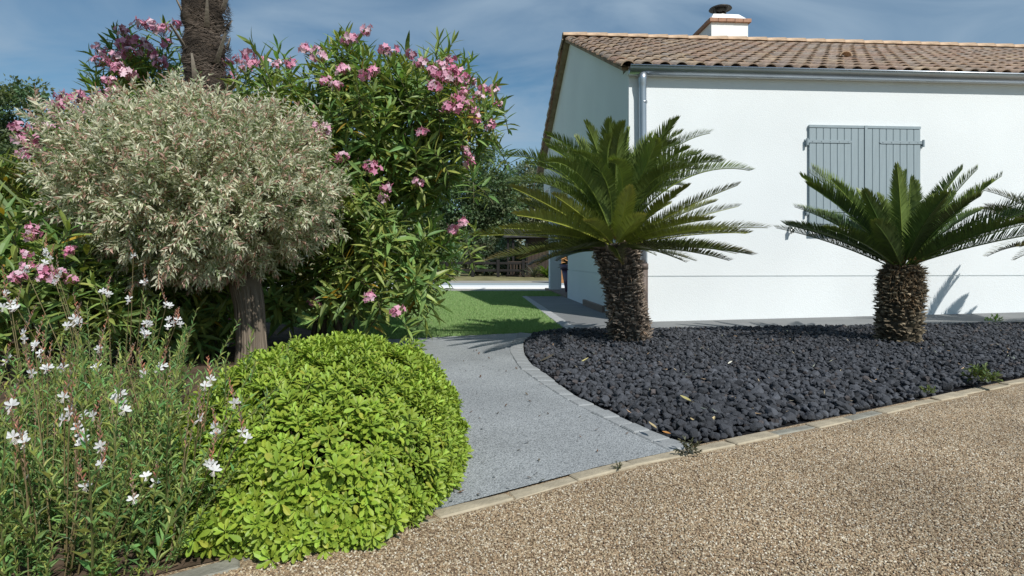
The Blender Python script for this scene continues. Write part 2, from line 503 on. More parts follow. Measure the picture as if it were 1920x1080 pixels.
L_PITTO = leaf_mat('pittosporum_leaf', 0.48, 0.25, 0.35, 0.16)
L_OLEA = leaf_mat('oleander_leaf', 0.45, 0.30, 0.4, 0.22)
L_WILLOW = leaf_mat('willow_leaf', 0.55, 0.42, 0.3, 0.1, (1.12, 1.16, 0.95))
L_CYCAD = leaf_mat('cycad_leaflet', 0.38, 0.14, 0.45, 0.22)
L_GAURA = leaf_mat('gaura_leaf', 0.5, 0.25, 0.35, 0.22)
L_TREE = leaf_mat('tree_leaf', 0.55, 0.32, 0.35, 0.15)
L_PETAL = leaf_mat('petal', 0.6, 0.3, 0.2, 0.12, (1.0, 1.0, 1.0))
L_GRASS = leaf_mat('turf_blade', 0.6, 0.2, 0.25, 0.0)
M_BARK = attr_mat('bark', 0.9, 0.15, 0.9, 30, (1, 1, 0.16), 0.1)
M_TRUNKSCALE = attr_mat('trunk_scale', 0.85, 0.2, 0.4, 40, None, 0.05)
M_FIBRE = attr_mat('palm_fibre', 0.95, 0.1, 0.9, 26, (1, 1, 3), 0.05)
M_STEM = attr_mat('stem', 0.7, 0.25, 0.0, 40, None, 0.1)
M_LITTER = attr_mat('leaf_litter', 0.8, 0.2, 0.0, 40, None, 0.1)

# ------------------------------------------------------------------ setting: ground sheets
def sheet(name, poly, z, mat, kind='structure', sub=None, bump=0.0):
    bm = bmesh.new()
    vv = [bm.verts.new((x, y, z(x, y) if callable(z) else z)) for x, y in poly]
    f = bm.faces.new(vv)
    f.normal_update()
    if f.normal.z < 0: f.normal_flip()
    bmesh.ops.triangulate(bm, faces=bm.faces[:])
    me = bpy.data.meshes.new(name); bm.to_mesh(me); bm.free()
    me.materials.append(mat)
    o = link(name, me)
    if kind: o['kind'] = kind
    return o

g = Geo(); g.add([(x, y, z) for y, z in ((-600, -0.22), (22.6, -0.22), (22.8, -0.155), (24.0, -0.06), (2500, -0.06)) for x in (-1500, 1500)], (), [(2*i, 2*i+1, 2*i+3, 2*i+2) for i in range(4)])
tag(link('ground', mesh_np('ground', g.V[0], [g.Q[0]], None, M_GROUND)), kind='structure')

# kerb line (inner edge towards the planting)
KERB = [(-2.6, 0.12), (-1.5, 0.77), (-0.70, 1.262), (-0.214, 1.548), (0.006, 1.69), (0.28, 1.875), (0.642, 2.083), (0.883, 2.213), (1.467, 2.525), (2.095, 2.87), (2.873, 3.29), (4.2, 3.98), (6.5, 5.1)]
def polyline(pts, step):
    out = []; carry = 0.0
    pts = [Vector(p) for p in pts]
    # catmull-rom then resample
    dense = []
    for i in range(len(pts)-1):
        p0 = pts[max(i-1, 0)]; p1 = pts[i]; p2 = pts[i+1]; p3 = pts[min(i+2, len(pts)-1)]
        for k in range(24):
            t = k/24
            dense.append(0.5*((2*p1)+(-p0+p2)*t+(2*p0-5*p1+4*p2-p3)*t*t+(-p0+3*p1-3*p2+p3)*t**3))
    dense.append(pts[-1])
    out = [dense[0]]; acc = 0.0
    for a, b in zip(dense[:-1], dense[1:]):
        d = (b-a).length
        while acc + d >= step:
            f = (step-acc)/d
            a = a + (b-a)*f
            out.append(a.copy()); d = (b-a).length; acc = 0.0
        acc += d
    return out

def kerb_y(x):
    for (x0, y0), (x1, y1) in zip(KERB[:-1], KERB[1:]):
        if x0 <= x <= x1: return y0 + (y1-y0)*(x-x0)/(x1-x0)
    return KERB[-1][1]

drive_poly = [(x, y+0.02) for x, y in KERB] + [(12, 6.0), (14, -6), (-10, -6), (-10, -3)]
driveway = sheet('driveway', drive_poly, -0.008, M_DRIVE)

# grey path, its edge against the lava
LAVA_EDGE = [(0.642, 2.083), (0.528, 2.276), (0.392, 2.63), (0.294, 2.892), (0.192, 3.408), (0.135, 3.62), (0.095, 4.01), (0.085, 4.37), (0.105, 4.82), (0.198, 5.2)]
BAND_IN = [(0.545, 2.02), (0.405, 2.373), (0.253, 2.782), (0.10, 3.346), (0.045, 3.6), (-0.011, 4.149), (-0.018, 4.32), (0.0, 4.65), (0.046, 5.08), (0.06, 5.33)]
path_poly = BAND_IN + [(-1.15, 4.84), (-0.85, 3.9), (-0.55, 2.6), (-0.30, 1.75), (-0.214, 1.54), (0.006, 1.69), (0.28, 1.875)]
path = sheet('path', path_poly, 0.0, M_PATH)
bed_poly = [(-0.20, 1.55), (-0.55, 2.62), (-0.84, 3.9), (-1.14, 4.84), (-1.6, 5.6), (-2.5, 7.5), (-9, 8), (-9, -2.5), (-2.6, 0.12), (-1.5, 0.77), (-0.7, 1.27)]
planting_bed = sheet('planting_bed', bed_poly, -0.004, M_SOIL)
lawn_poly = [(-0.974, 4.87), (0.06, 5.27), (0.50, 5.43), (0.165, 10.62), (0.90, 10.66), (0.80, 12.3), (-9, 12.3), (-9, 7.2), (-2.5, 6.2), (-1.6, 5.2)]
lawn = sheet('lawn', lawn_poly, -0.004, M_LAWN)
terr = sheet('pool_terrace', [(-16, 12.3), (9, 12.3), (9, 22.7), (-16, 22.7)], -0.152, M_TERRACE)
g = Geo(); g.box((-14, 16.45, -0.152), (8, 17.75, -0.11)); tag(link('pool_coping', g.mesh('pool_coping', M_POOLWHITE)), kind='structure')
g = Geo(); g.box((-13.7, 17.77, -0.152), (7.8, 19.9, -0.13)); tag(link('pool_cover', g.mesh('pool_cover', M_POOLCOVER)), kind='structure')

# house frame: corner, front along u, gable along v
HC = Vector((1.235, 6.2, 0)); HA = R(4.0)
hu = Vector((math.cos(HA), math.sin(HA), 0)); hv = Vector((-math.sin(HA), math.cos(HA), 0))
def H(u, v, z=0): return HC + hu*u + hv*v + Vector((0, 0, z))

def apron_z(x, y):
    return 0.0 + 0.0175*max(0, (Vector((x, y, 0))-HC).dot(hu))
pts = [(0.634, 5.45), (0.9, 5.45)] + [(H(u, -0.80).x, H(u, -0.80).y) for u in (0, 0.5, 1, 2, 3, 4, 5, 7, 10)] + [(H(10, 0.1).x, H(10, 0.1).y)]
back = [(H(u, 0.1).x, H(u, 0.1).y) for u in (7, 5, 4, 3, 2, 1, 0.5, 0.2)] + [(H(0.1, 4.4).x, H(0.1, 4.4).y), (0.27, 10.6)]
apron = sheet('pavement', pts + back, lambda x, y: apron_z(x, y), M_CONC)

# setts along the lawn (single stones, parts of the pavement)
def sett_row(parent, a, b, c, d, n, mat, h, name, gap=0.006, seed=1):
    """stones between line a-b and line c-d"""
    r = random.Random(seed)
    for i in range(n):
        t0, t1 = i/n, (i+1)/n
        L = (Vector(b)-Vector(a)).length
        gg = gap/L
        q = [Vector(a).lerp(Vector(b), t0+gg/2), Vector(a).lerp(Vector(b), t1-gg/2), Vector(c).lerp(Vector(d), t1-gg/2), Vector(c).lerp(Vector(d), t0+gg/2)]
        stone(parent, name, q, h + r.uniform(-0.002, 0.002), mat, r)

def stone(parent, name, q, h, mat, r, depth=0.08, jit=0.003, bev=0.005):
    cen = sum(q, Vector((0, 0)))/len(q)
    bm = bmesh.new()
    q = [p + Vector((r.uniform(-jit, jit), r.uniform(-jit, jit))) for p in q]
    lo = [bm.verts.new((p.x-cen.x, p.y-cen.y, -depth)) for p in q]
    hi = [bm.verts.new((p.x-cen.x, p.y-cen.y, r.uniform(-jit, jit)*0.5)) for p in q]
    n = len(q)
    top = bm.faces.new(hi)
    for i in range(n): bm.faces.new((lo[i], lo[(i+1) % n], hi[(i+1) % n], hi[i]))
    bmesh.ops.recalc_face_normals(bm, faces=bm.faces[:])
    te = [e for e in top.edges] + [e for e in bm.edges if (e.verts[0].co.z < -depth/2) != (e.verts[1].co.z < -depth/2)]
    bmesh.ops.bevel(bm, geom=te, offset=bev, segments=1, affect='EDGES')
    me = bpy.data.meshes.new(name); bm.to_mesh(me); bm.free()
    me.materials.append(mat)
    o = link(name, me, parent, (cen.x, cen.y, h))
    return o

sett_row(apron, (0.17, 10.6), (0.512, 5.44), (0.27, 10.6), (0.64, 5.44), 34, M_SETT, 0.006, 'sett')
# curved sett band between path and lava (parts of the path)
def resample(pts, n):
    d = polyline(pts, 0.01)
    return [d[min(len(d)-1, int(i*(len(d)-1)/n))] for i in range(n+1)]
inn, out_ = resample(BAND_IN, 30), resample(LAVA_EDGE, 30)
rr = random.Random(3)
for i in range(30):
    q = [inn[i].lerp(inn[i+1], 0.02), inn[i].lerp(inn[i+1], 0.98), out_[i].lerp(out_[i+1], 0.98), out_[i].lerp(out_[i+1], 0.02)]
    stone(path, 'sett', q, 0.004 + rr.uniform(-0.002, 0.003), M_SETTPATH, rr, jit=0.0025)

# kerb stones
kerb = link('kerb', None); kerb['kind'] = 'structure'
kp = polyline(KERB, 0.232)
for i in range(len(kp)-1):
    a, b = kp[i], kp[i+1]
    d = (b-a); nn = Vector((d.y, -d.x)).normalized()
    if not (-1.6 < a.x < 5.2): continue
    w = 0.054 + rr.uniform(-0.006, 0.006)
    q = [a.lerp(b, 0.012), a.lerp(b, 0.012)+nn*w, a.lerp(b, 0.988)+nn*w, a.lerp(b, 0.988)]
    stone(kerb, 'kerb_stone', q, (-0.002 if a.x > -0.4 else -0.008) + rr.uniform(-0.0025, 0.0025), M_KERBGREY if (rr.random() < 0.08 or a.x < -0.45) else M_KERB, rr, jit=0.007, bev=0.004)

# driveway pebbles: real stones, instanced
def pebbles():
    poly = [(-1.0, 1.02), (-0.70, 1.20), (-0.214, 1.478), (0.006, 1.615), (0.28, 1.80), (0.66, 2.012), (0.9, 2.142), (1.49, 2.452), (2.12, 2.797), (2.9, 3.215), (3.4, 3.47), (2.0, 1.15), (1.1, 0.95), (-0.9, 0.95)]
    bm = bmesh.new()
    f = bm.faces.new([bm.verts.new((x, y, -0.006)) for x, y in poly]); f.normal_update()
    if f.normal.z < 0: f.normal_flip()
    bmesh.ops.triangulate(bm, faces=bm.faces[:])
    me = bpy.data.meshes.new('pebbles'); bm.to_mesh(me); bm.free()
    m, n, l, b = new_mat('brown_pebble')
    oi = n.new('ShaderNodeObjectInfo')
    r = n.new('ShaderNodeValToRGB'); r.color_ramp.interpolation = 'CONSTANT'
    cols = [(0.315, 0.225, 0.135), (0.42, 0.325, 0.205), (0.20, 0.135, 0.08), (0.355, 0.265, 0.165), (0.53, 0.44, 0.31), (0.265, 0.185, 0.11), (0.385, 0.265, 0.155), (0.62, 0.56, 0.45), (0.155, 0.105, 0.068), (0.345, 0.275, 0.185)]
    e = r.color_ramp.elements
    for i, c in enumerate(cols):
        el = e[i] if i < 2 else e.new(i/len(cols))
        el.position = i/len(cols); el.color = (*c, 1)
    l.new(oi.outputs['Random'], r.inputs[0])
    tc = n.new('ShaderNodeNewGeometry')
    t = n.new('ShaderNodeTexNoise'); t.inputs['Scale'].default_value = 2.2; t.inputs['Detail'].default_value = 5
    l.new(tc.outputs['Position'], t.inputs['Vector'])
    mr = n.new('ShaderNodeMapRange'); mr.inputs['From Min'].default_value = 0.3; mr.inputs['From Max'].default_value = 0.7
    mr.inputs['To Min'].default_value = 0.80; mr.inputs['To Max'].default_value = 1.14
    l.new(t.outputs['Fac'], mr.inputs['Value'])
    mul = n.new('ShaderNodeVectorMath'); mul.operation = 'SCALE'
    l.new(r.outputs[0], mul.inputs[0]); l.new(mr.outputs[0], mul.inputs['Scale'])
    l.new(mul.outputs[0], b.inputs['Base Color'])
    b.inputs['Roughness'].default_value = 0.6; b.inputs['Specular IOR Level'].default_value = 0.4
    me.materials.append(m)
    o = link('pebbles', me, driveway)
    o['kind'] = 'stuff'
    ng = bpy.data.node_groups.new('pebble_scatter', 'GeometryNodeTree')
    ng.interface.new_socket('Geometry', in_out='INPUT', socket_type='NodeSocketGeometry')
    ng.interface.new_socket('Geometry', in_out='OUTPUT', socket_type='NodeSocketGeometry')
    N, Lk = ng.nodes, ng.links
    gi, go = N.new('NodeGroupInput'), N.new('NodeGroupOutput')
    dp = N.new('GeometryNodeDistributePointsOnFaces')
    dp.inputs['Density'].default_value = 62000; dp.inputs['Seed'].default_value = 3
    ico = N.new('GeometryNodeMeshIcoSphere'); ico.inputs['Radius'].default_value = 0.0025; ico.inputs['Subdivisions'].default_value = 2
    nt = N.new('ShaderNodeTexNoise'); nt.inputs['Scale'].default_value = 260
    sub = N.new('ShaderNodeVectorMath'); sub.operation = 'SUBTRACT'; sub.inputs[1].default_value = (0.5, 0.5, 0.5)
    sca = N.new('ShaderNodeVectorMath'); sca.operation = 'SCALE'; sca.inputs['Scale'].default_value = 0.004
    Lk.new(nt.outputs['Color'], sub.inputs[0]); Lk.new(sub.outputs[0], sca.inputs[0])
    sp = N.new('GeometryNodeSetPosition')
    Lk.new(ico.outputs['Mesh'], sp.inputs['Geometry']); Lk.new(sca.outputs[0], sp.inputs['Offset'])
    sm = N.new('GeometryNodeSetMaterial'); sm.inputs['Material'].default_value = m
    Lk.new(sp.outputs[0], sm.inputs['Geometry'])
    ip = N.new('GeometryNodeInstanceOnPoints')
    rv = N.new('FunctionNodeRandomValue'); rv.data_type = 'FLOAT_VECTOR'
    rv.inputs['Min'].default_value = (-0.5, -0.5, 0); rv.inputs['Max'].default_value = (0.5, 0.5, 6.28)
    rs = N.new('FunctionNodeRandomValue'); rs.data_type = 'FLOAT_VECTOR'
    rs.inputs['Min'].default_value = (0.55, 0.55, 0.45); rs.inputs['Max'].default_value = (1.4, 1.1, 0.9); rs.inputs['Seed'].default_value = 5
    Lk.new(gi.outputs[0], dp.inputs['Mesh']); Lk.new(dp.outputs['Points'], ip.inputs['Points'])
    Lk.new(sm.outputs[0], ip.inputs['Instance'])
    Lk.new(rv.outputs[0], ip.inputs['Rotation']); Lk.new(rs.outputs[0], ip.inputs['Scale'])
    Lk.new(ip.outputs[0], go.inputs[0])
    md = o.modifiers.new('scatter', 'NODES'); md.node_group = ng
pebbles()

# lawn blades
def in_poly(x, y, poly):
    x = np.asarray(x); y = np.asarray(y)
    ins = np.zeros(x.shape, bool)
    n = len(poly)
    for i in range(n):
        x0, y0 = poly[i]; x1, y1 = poly[(i+1) % n]
        c = ((y0 > y) != (y1 > y)) & (x < (x1-x0)*(y-y0)/((y1-y0) if y1 != y0 else 1e-9) + x0)
        ins ^= c
    return ins
def turf():
    n = 330000
    y = 4.8 + 7.5*rng.random(n)**1.7
    x = -4.5 + 5.5*rng.random(n)
    k = in_poly(x, y, lawn_poly); x, y = x[k], y[k]; n = len(x)
    a = rng.random(n)*2*np.pi
    h = rng.uniform(0.014, 0.026, n); w = rng.uniform(0.002, 0.0035, n)*(0.6+y/9)
    lean = rng.uniform(0.0, 0.012, n); la = rng.random(n)*2*np.pi
    V = np.zeros((n, 3, 3))
    V[:, 0] = np.stack([x-np.cos(a)*w, y-np.sin(a)*w, np.full(n, -0.004)], 1)
    V[:, 1] = np.stack([x+np.cos(a)*w, y+np.sin(a)*w, np.full(n, -0.004)], 1)
    V[:, 2] = np.stack([x+np.cos(la)*lean, y+np.sin(la)*lean, h], 1)
    base = np.array([[0.27, 0.40, 0.155], [0.22, 0.345, 0.125], [0.32, 0.44, 0.19], [0.36, 0.40, 0.22]])
    c = base[rng.choice(4, n, p=[0.42, 0.33, 0.2, 0.05])]
    me = mesh_np('turf_blades', V.reshape(-1, 3), [np.arange(n*3).reshape(-1, 3)], np.repeat(c, 3, 0), L_GRASS)
    tag(link('turf_blades', me, lawn), kind='stuff')
turf()

# dry straw and leaf litter on the planting bed
def litter():
    n = 9000
    x = rng.uniform(-3.4, -0.2, n); y = rng.uniform(0.7, 5.2, n)
    k = in_poly(x, y, bed_poly); x, y = x[k], y[k]; n = len(x)
    tm = Geo(); tm.add([(-0.03, 0, 0), (0.03, 0, 0), (1e-3, 1, 0.06)], [(0, 1, 2)])
    g = Geo()
    a = rng.random(n)*6.28
    d = np.stack([np.cos(a), np.sin(a), rng.uniform(-0.1, 0.25, n)], 1)
    M = frames(d)*rng.uniform(0.03, 0.09, n)[:, None, None]
    cols = np.array([[0.16, 0.11, 0.07], [0.10, 0.07, 0.05], [0.24, 0.17, 0.10], [0.13, 0.095, 0.07]])[rng.integers(0, 4, n)]
    g.scatter(tm.arrays(), M, np.stack([x, y, rng.uniform(0.0, 0.02, n)], 1), cols)
    tag(link('dry_straw', g.mesh('dry_straw', M_LITTER), planting_bed), kind='stuff')
litter()

# ------------------------------------------------------------------ lava bed
lava_poly = [(0.66, 2.09), (0.90, 2.235), (1.48, 2.545), (2.11, 2.89), (2.89, 3.31), (4.2, 4.0), (6.5, 5.12), (7.0, 5.7)] + \
            [(H(u, -0.76).x, H(u, -0.76).y) for u in (5, 4, 3, 2, 1, 0.4)] + [(1.1, 5.44), (0.5, 5.43), (0.2, 5.25)] + list(reversed(LAVA_EDGE))[1:-1]
lava_bed = sheet('lava_bed', lava_poly, lambda x, y: -0.01, M_LAVABASE)
def lava_h(x, y):
    """height of the heap: rises away from its edge and to the right"""
    d = np.full(np.shape(x), 9.0)
    n = len(lava_poly)
    for i in range(n):
        a = np.array(lava_poly[i]); b = np.array(lava_poly[(i+1) % n]); ab = b-a
        t = np.clip(((x-a[0])*ab[0]+(y-a[1])*ab[1])/(ab@ab), 0, 1)
        d = np.minimum(d, np.hypot(x-a[0]-t*ab[0], y-a[1]-t*ab[1]))
    return 0.042*(1-np.exp(-d/0.22)) + 0.007*np.maximum(0, x-1.2), d

def rock_variants(sub, n, seed):
    out = []
    for i in range(n):
        bm = bmesh.new(); bmesh.ops.create_icosphere(bm, subdivisions=sub, radius=1.0)
        off = Vector((seed*13.1+i*7.7, i*3.3, seed))
        r = random.Random(seed*100+i)
        sx, sy, sz = r.uniform(0.85, 1.35), r.uniform(0.75, 1.05), r.uniform(0.6, 0.85)
        planes = [Vector((r.gauss(0, 1), r.gauss(0, 1), r.gauss(0, 1))).normalized() for _ in range(9)]
        for v in bm.verts:
            d = v.co.normalized()
            k = 1 + 0.42*mnoise.noise(d*1.4+off) + 0.16*mnoise.noise(d*3.7+off)
            p = d*k
            for pl in planes:                       # broken facets
                s_ = p.dot(pl)
                if s_ > 0.62: p -= pl*(s_-0.62)*0.92
            v.co = Vector((p.x*sx, p.y*sy, p.z*sz))
        bm.verts.ensure_lookup_table()
        V = np.array([v.co[:] for v in bm.verts]); T = np.array([[v.index for v in f.verts] for f in bm.faces])
        bm.free()
        out.append((V, T, np.zeros((0, 4), int), np.ones((len(V), 3))))
    return out
def lava():
    var_hi = rock_variants(2, 10, 1)
    var_lo = rock_variants(1, 10, 2)
    # dart throwing on a jittered grid, two layers
    pts = []
    for layer, (cell, dz) in enumerate(((0.0245, 0.0), (0.040, 0.013))):
        gx, gy = np.meshgrid(np.arange(0.0, 6.6, cell), np.arange(2.0, 6.2, cell))
        x = gx.ravel() + rng.uniform(-0.5, 0.5, gx.size)*cell; y = gy.ravel() + rng.uniform(-0.5, 0.5, gx.size)*cell
        k = in_poly(x, y, lava_poly) & (x < 1.15*y+0.7)
        x, y = x[k], y[k]
        h, d = lava_h(x, y)
        ok = d > (0.012 if layer == 0 else 0.04)
        x, y, h = x[ok], y[ok], h[ok]
        pts.append(np.stack([x, y, h + dz + rng.uniform(-0.008, 0.01, len(x))], 1))
    p = np.concatenate(pts); n = len(p)
    size = np.clip(rng.lognormal(math.log(0.0150), 0.34, n), 0.006, 0.029)
    order = np.argsort(p[:, 1] - (p[:, 2]*8))
    base = np.array([0.049, 0.052, 0.060])
    tints = base*rng.uniform(0.6, 1.5, n)[:, None]*np.where(rng.random(n) < 0.08, 1.35, 1.0)[:, None]
    brown = rng.random(n) < 0.06
    tints[brown] *= np.array([1.22, 1.0, 0.86])
    rots = np.array([np.array(Euler((random.uniform(-0.7, 0.7), random.uniform(-0.7, 0.7), random.uniform(0, 6.28))).to_matrix()) for _ in range(n)])
    single = order[:300]
    mes = [mesh_np('lava_rock', v[0], [v[1]], np.tile(base*1.05, (len(v[0]), 1)), M_LAVA) for v in var_hi]
    for k, i in enumerate(single):
        link_m('lava_rock', mes[k % 10], m4(rots[i], p[i], size[i]), lava_bed)
    g = Geo()
    rest = order[300:]
    vi = rng.integers(0, 10, len(rest))
    for k in range(10):
        for near in (True, False):
            sel = rest[(vi == k) & (((p[rest, 1] < 3.3) & (p[rest, 0] < 3.0)) == near)]
            g.scatter((var_hi if near else var_lo)[k], rots[sel]*size[sel][:, None, None], p[sel], tints[sel])
    tag(link('lava_rock', g.mesh('lava_rock_mass', M_LAVA), lava_bed), kind='stuff')
lava()

# ------------------------------------------------------------------ house
house = thing('white_house', 'single storey white rendered house with terracotta tile roof and closed grey shutters', 'house', HC, HA)
HL = 9.2                   # length along the front
RID_V, EAVE_V = 3.67, -0.10
SL = 0.451
def zt(v): return 2.66 + SL*(min(v, 2*RID_V-v) - EAVE_V)
JZ = 0.478                 # joint of the plinth course
g = Geo(); g.box((0, 0.002, JZ+0.012), (HL, 0.25, 2.69)); link('front_wall', g.mesh('front_wall', M_STUCCO), house)
g = Geo(); g.box((-0.004, -0.004, -0.05), (HL, 0.25, JZ)); link('front_plinth', g.mesh('front_plinth', M_STUCCO), house)
g = Geo(); g.box((0.012, 0.014, JZ-0.002), (HL-0.01, 0.24, JZ+0.014)); link('wall_joint', g.mesh('wall_joint', M_STUCCO), house)
# gable wall (profile in v,z extruded along u)
def extr_u(g, prof, u0, u1):
    n = len(prof)
    from mathutils.geometry import tessellate_polygon
    tr = tessellate_polygon([[Vector((a, b, 0)) for a, b in prof]])
    V = [(u0, a, b) for a, b in prof] + [(u1, a, b) for a, b in prof]
    T = []
    for t in tr:
        T.append(tuple(t)); T.append(tuple(i+n for i in reversed(t)))
    g.add(V, T, [(i, (i+1) % n, n+(i+1) % n, n+i) for i in range(n)])
def extr_mesh(name, prof, u0, u1, mat, parent):
    g = Geo(); extr_u(g, prof, u0, u1)
    V, T, Q, c = g.arrays()
    bm = bmesh.new()
    vs_ = [bm.verts.new(v) for v in V]
    for f in list(T)+list(Q):
        try: bm.faces.new([vs_[i] for i in f])
        except ValueError: pass
    bmesh.ops.recalc_face_normals(bm, faces=bm.faces[:])
    me = bpy.data.meshes.new(name); bm.to_mesh(me); bm.free(); me.materials.append(mat)
    return link(name, me, parent)
GE = 3.93; BE = 2*RID_V - 0.05      # end of the solid gable, back eave
top = [(BE, zt(BE)-0.03), (RID_V, zt(RID_V)-0.03), (0.252, zt(0.252)-0.03)]
extr_mesh('gable_wall', [(0.252, JZ+0.012), (GE, JZ+0.012), (GE, 2.2), (BE, 2.2)] + top, 0.002, 0.25, M_STUCCO, house)
extr_mesh('gable_plinth', [(0.252, -0.05), (GE+0.003, -0.05), (GE+0.003, JZ), (0.252, JZ)], -0.004, 0.25, M_STUCCO, house)
g = Geo(); g.box((0.014, 0.255, JZ-0.002), (0.24, GE-0.01, JZ+0.014)); link('wall_joint', g.mesh('wall_joint', M_STUCCO), house)
g = Geo(); g.box((0.01, 6.25, 0.03), (0.25, 6.5, 2.197)); link('pillar', g.mesh('pillar', M_STUCCO), house)
g = Geo()
g.box((0.253, GE-0.25, -0.05), (2.4, GE, 2.9)); g.box((2.4, GE, -0.05), (2.65, 7.0, 2.72)); g.box((2.65, 6.75, -0.05), (HL, 7.0, 2.72))
g.box((HL-0.25, 0.25, -0.05), (HL, 6.75, 2.6))
link('rear_wall', g.mesh('rear_wall', M_STUCCO), house)
g = Geo(); g.box((-0.02, GE+0.005, -0.02), (2.39, 6.9, 0.03)); link('porch_floor', g.mesh('porch_floor', M_STEP), house)
bevel_box('door_step', (0.04, 1.25, 0.17), M_STEP, house, (-0.026, 1.72, 0.0), bev=0.006)

# roof: pan-tile layer (mass), cover tiles, ridge and verge tiles
PITCH, EXPO, TLEN = 0.190, 0.318, 0.40
COS = 1/math.sqrt(1+SL*SL); SIN = SL*COS
NROW = int(math.ceil((RID_V-EAVE_V)/COS/EXPO))
def pan_sheet():
    g = Geo()
    n = int(HL/PITCH)+2
    prof = []
    for i in range(n):
        for k in range(6):
            u = -0.125 + i*PITCH + k*PITCH/6
            prof.append((u, -0.012 + 0.03*abs(math.cos(math.pi*k/6))**1.5 - 0.004))
    V, Q = [], []
    m = len(prof)
    for r_ in range(NROW):
        for e in (0, 1):
            s_ = min((r_+e)*EXPO, (RID_V-EAVE_V)/COS)
            lift = 0.016*(1-e)
            for u, h in prof:
                V.append((u, EAVE_V + s_*COS - (h+lift)*SIN, 2.66 + s_*SIN + (h+lift)*COS))
    for r_ in range(NROW):
        for i in range(m-1):
            a = r_*2*m+i; Q.append((a, a+1, a+m+1, a+m))
            if r_ < NROW-1:
                b = (r_*2+1)*m+i; Q.append((b, b+1, b+m+1, b+m))
    # back slope, plain
    k = len(V)
    for u in (-0.1, HL): 
        V.append((u, RID_V, zt(RID_V)-0.012)); V.append((u, BE+0.15, zt(BE+0.15)-0.012))
    Q.append((k, k+2, k+3, k+1))
    g.add(V, (), Q)
    return g.mesh('roof', M_PAN)
roof = link('roof', pan_sheet(), house)
# underside closing board at the gable edge and at the eaves
g = Geo(); g.box((-0.02, -0.06, 2.60), (HL, 0.0, 2.655)); link('eaves_board', g.mesh('eaves_board', M_STUCCO), roof)

def barrel(r0, r1, L, th=0.013, seg=8, arc=0.92):
    """half-round tile, axis +Y, crown up, thick; r0 at y=0"""
    V, Q = [], []
    for y, r in ((0, r0), (L, r1)):
        for rr_ in (r, r-th):
            for k in range(seg+1):
                a = math.pi*(0.5+arc*(0.5-k/seg))
                V.append((rr_*math.cos(a)*1.0, y, rr_*math.sin(a)*0.86))
    n = seg+1
    for k in range(seg):
        Q.append((k, k+1, 2*n+k+1, 2*n+k)[::-1])              # outside
        Q.append((n+k, n+k+1, 3*n+k+1, 3*n+k))                # inside
        Q.append((k, k+1, n+k+1, n+k))                         # near end
        Q.append((2*n+k, 2*n+k+1, 3*n+k+1, 3*n+k)[::-1])       # far end
    for b in (0, n-1):
        Q.append((b, b+n, b+3*n, b+2*n) if b == 0 else (b, b+2*n, b+3*n, b+n))
    return np.array(V), np.zeros((0, 3), int), np.array(Q), np.ones((len(V), 3))
def mesh_of(tm, name, mat, smooth=False):
    me = mesh_np(name, tm[0], [tm[1], tm[2]], tm[3], mat, smooth)
    bm = bmesh.new(); bm.from_mesh(me); bmesh.ops.recalc_face_normals(bm, faces=bm.faces[:]); bm.to_mesh(me); bm.free()
    return me
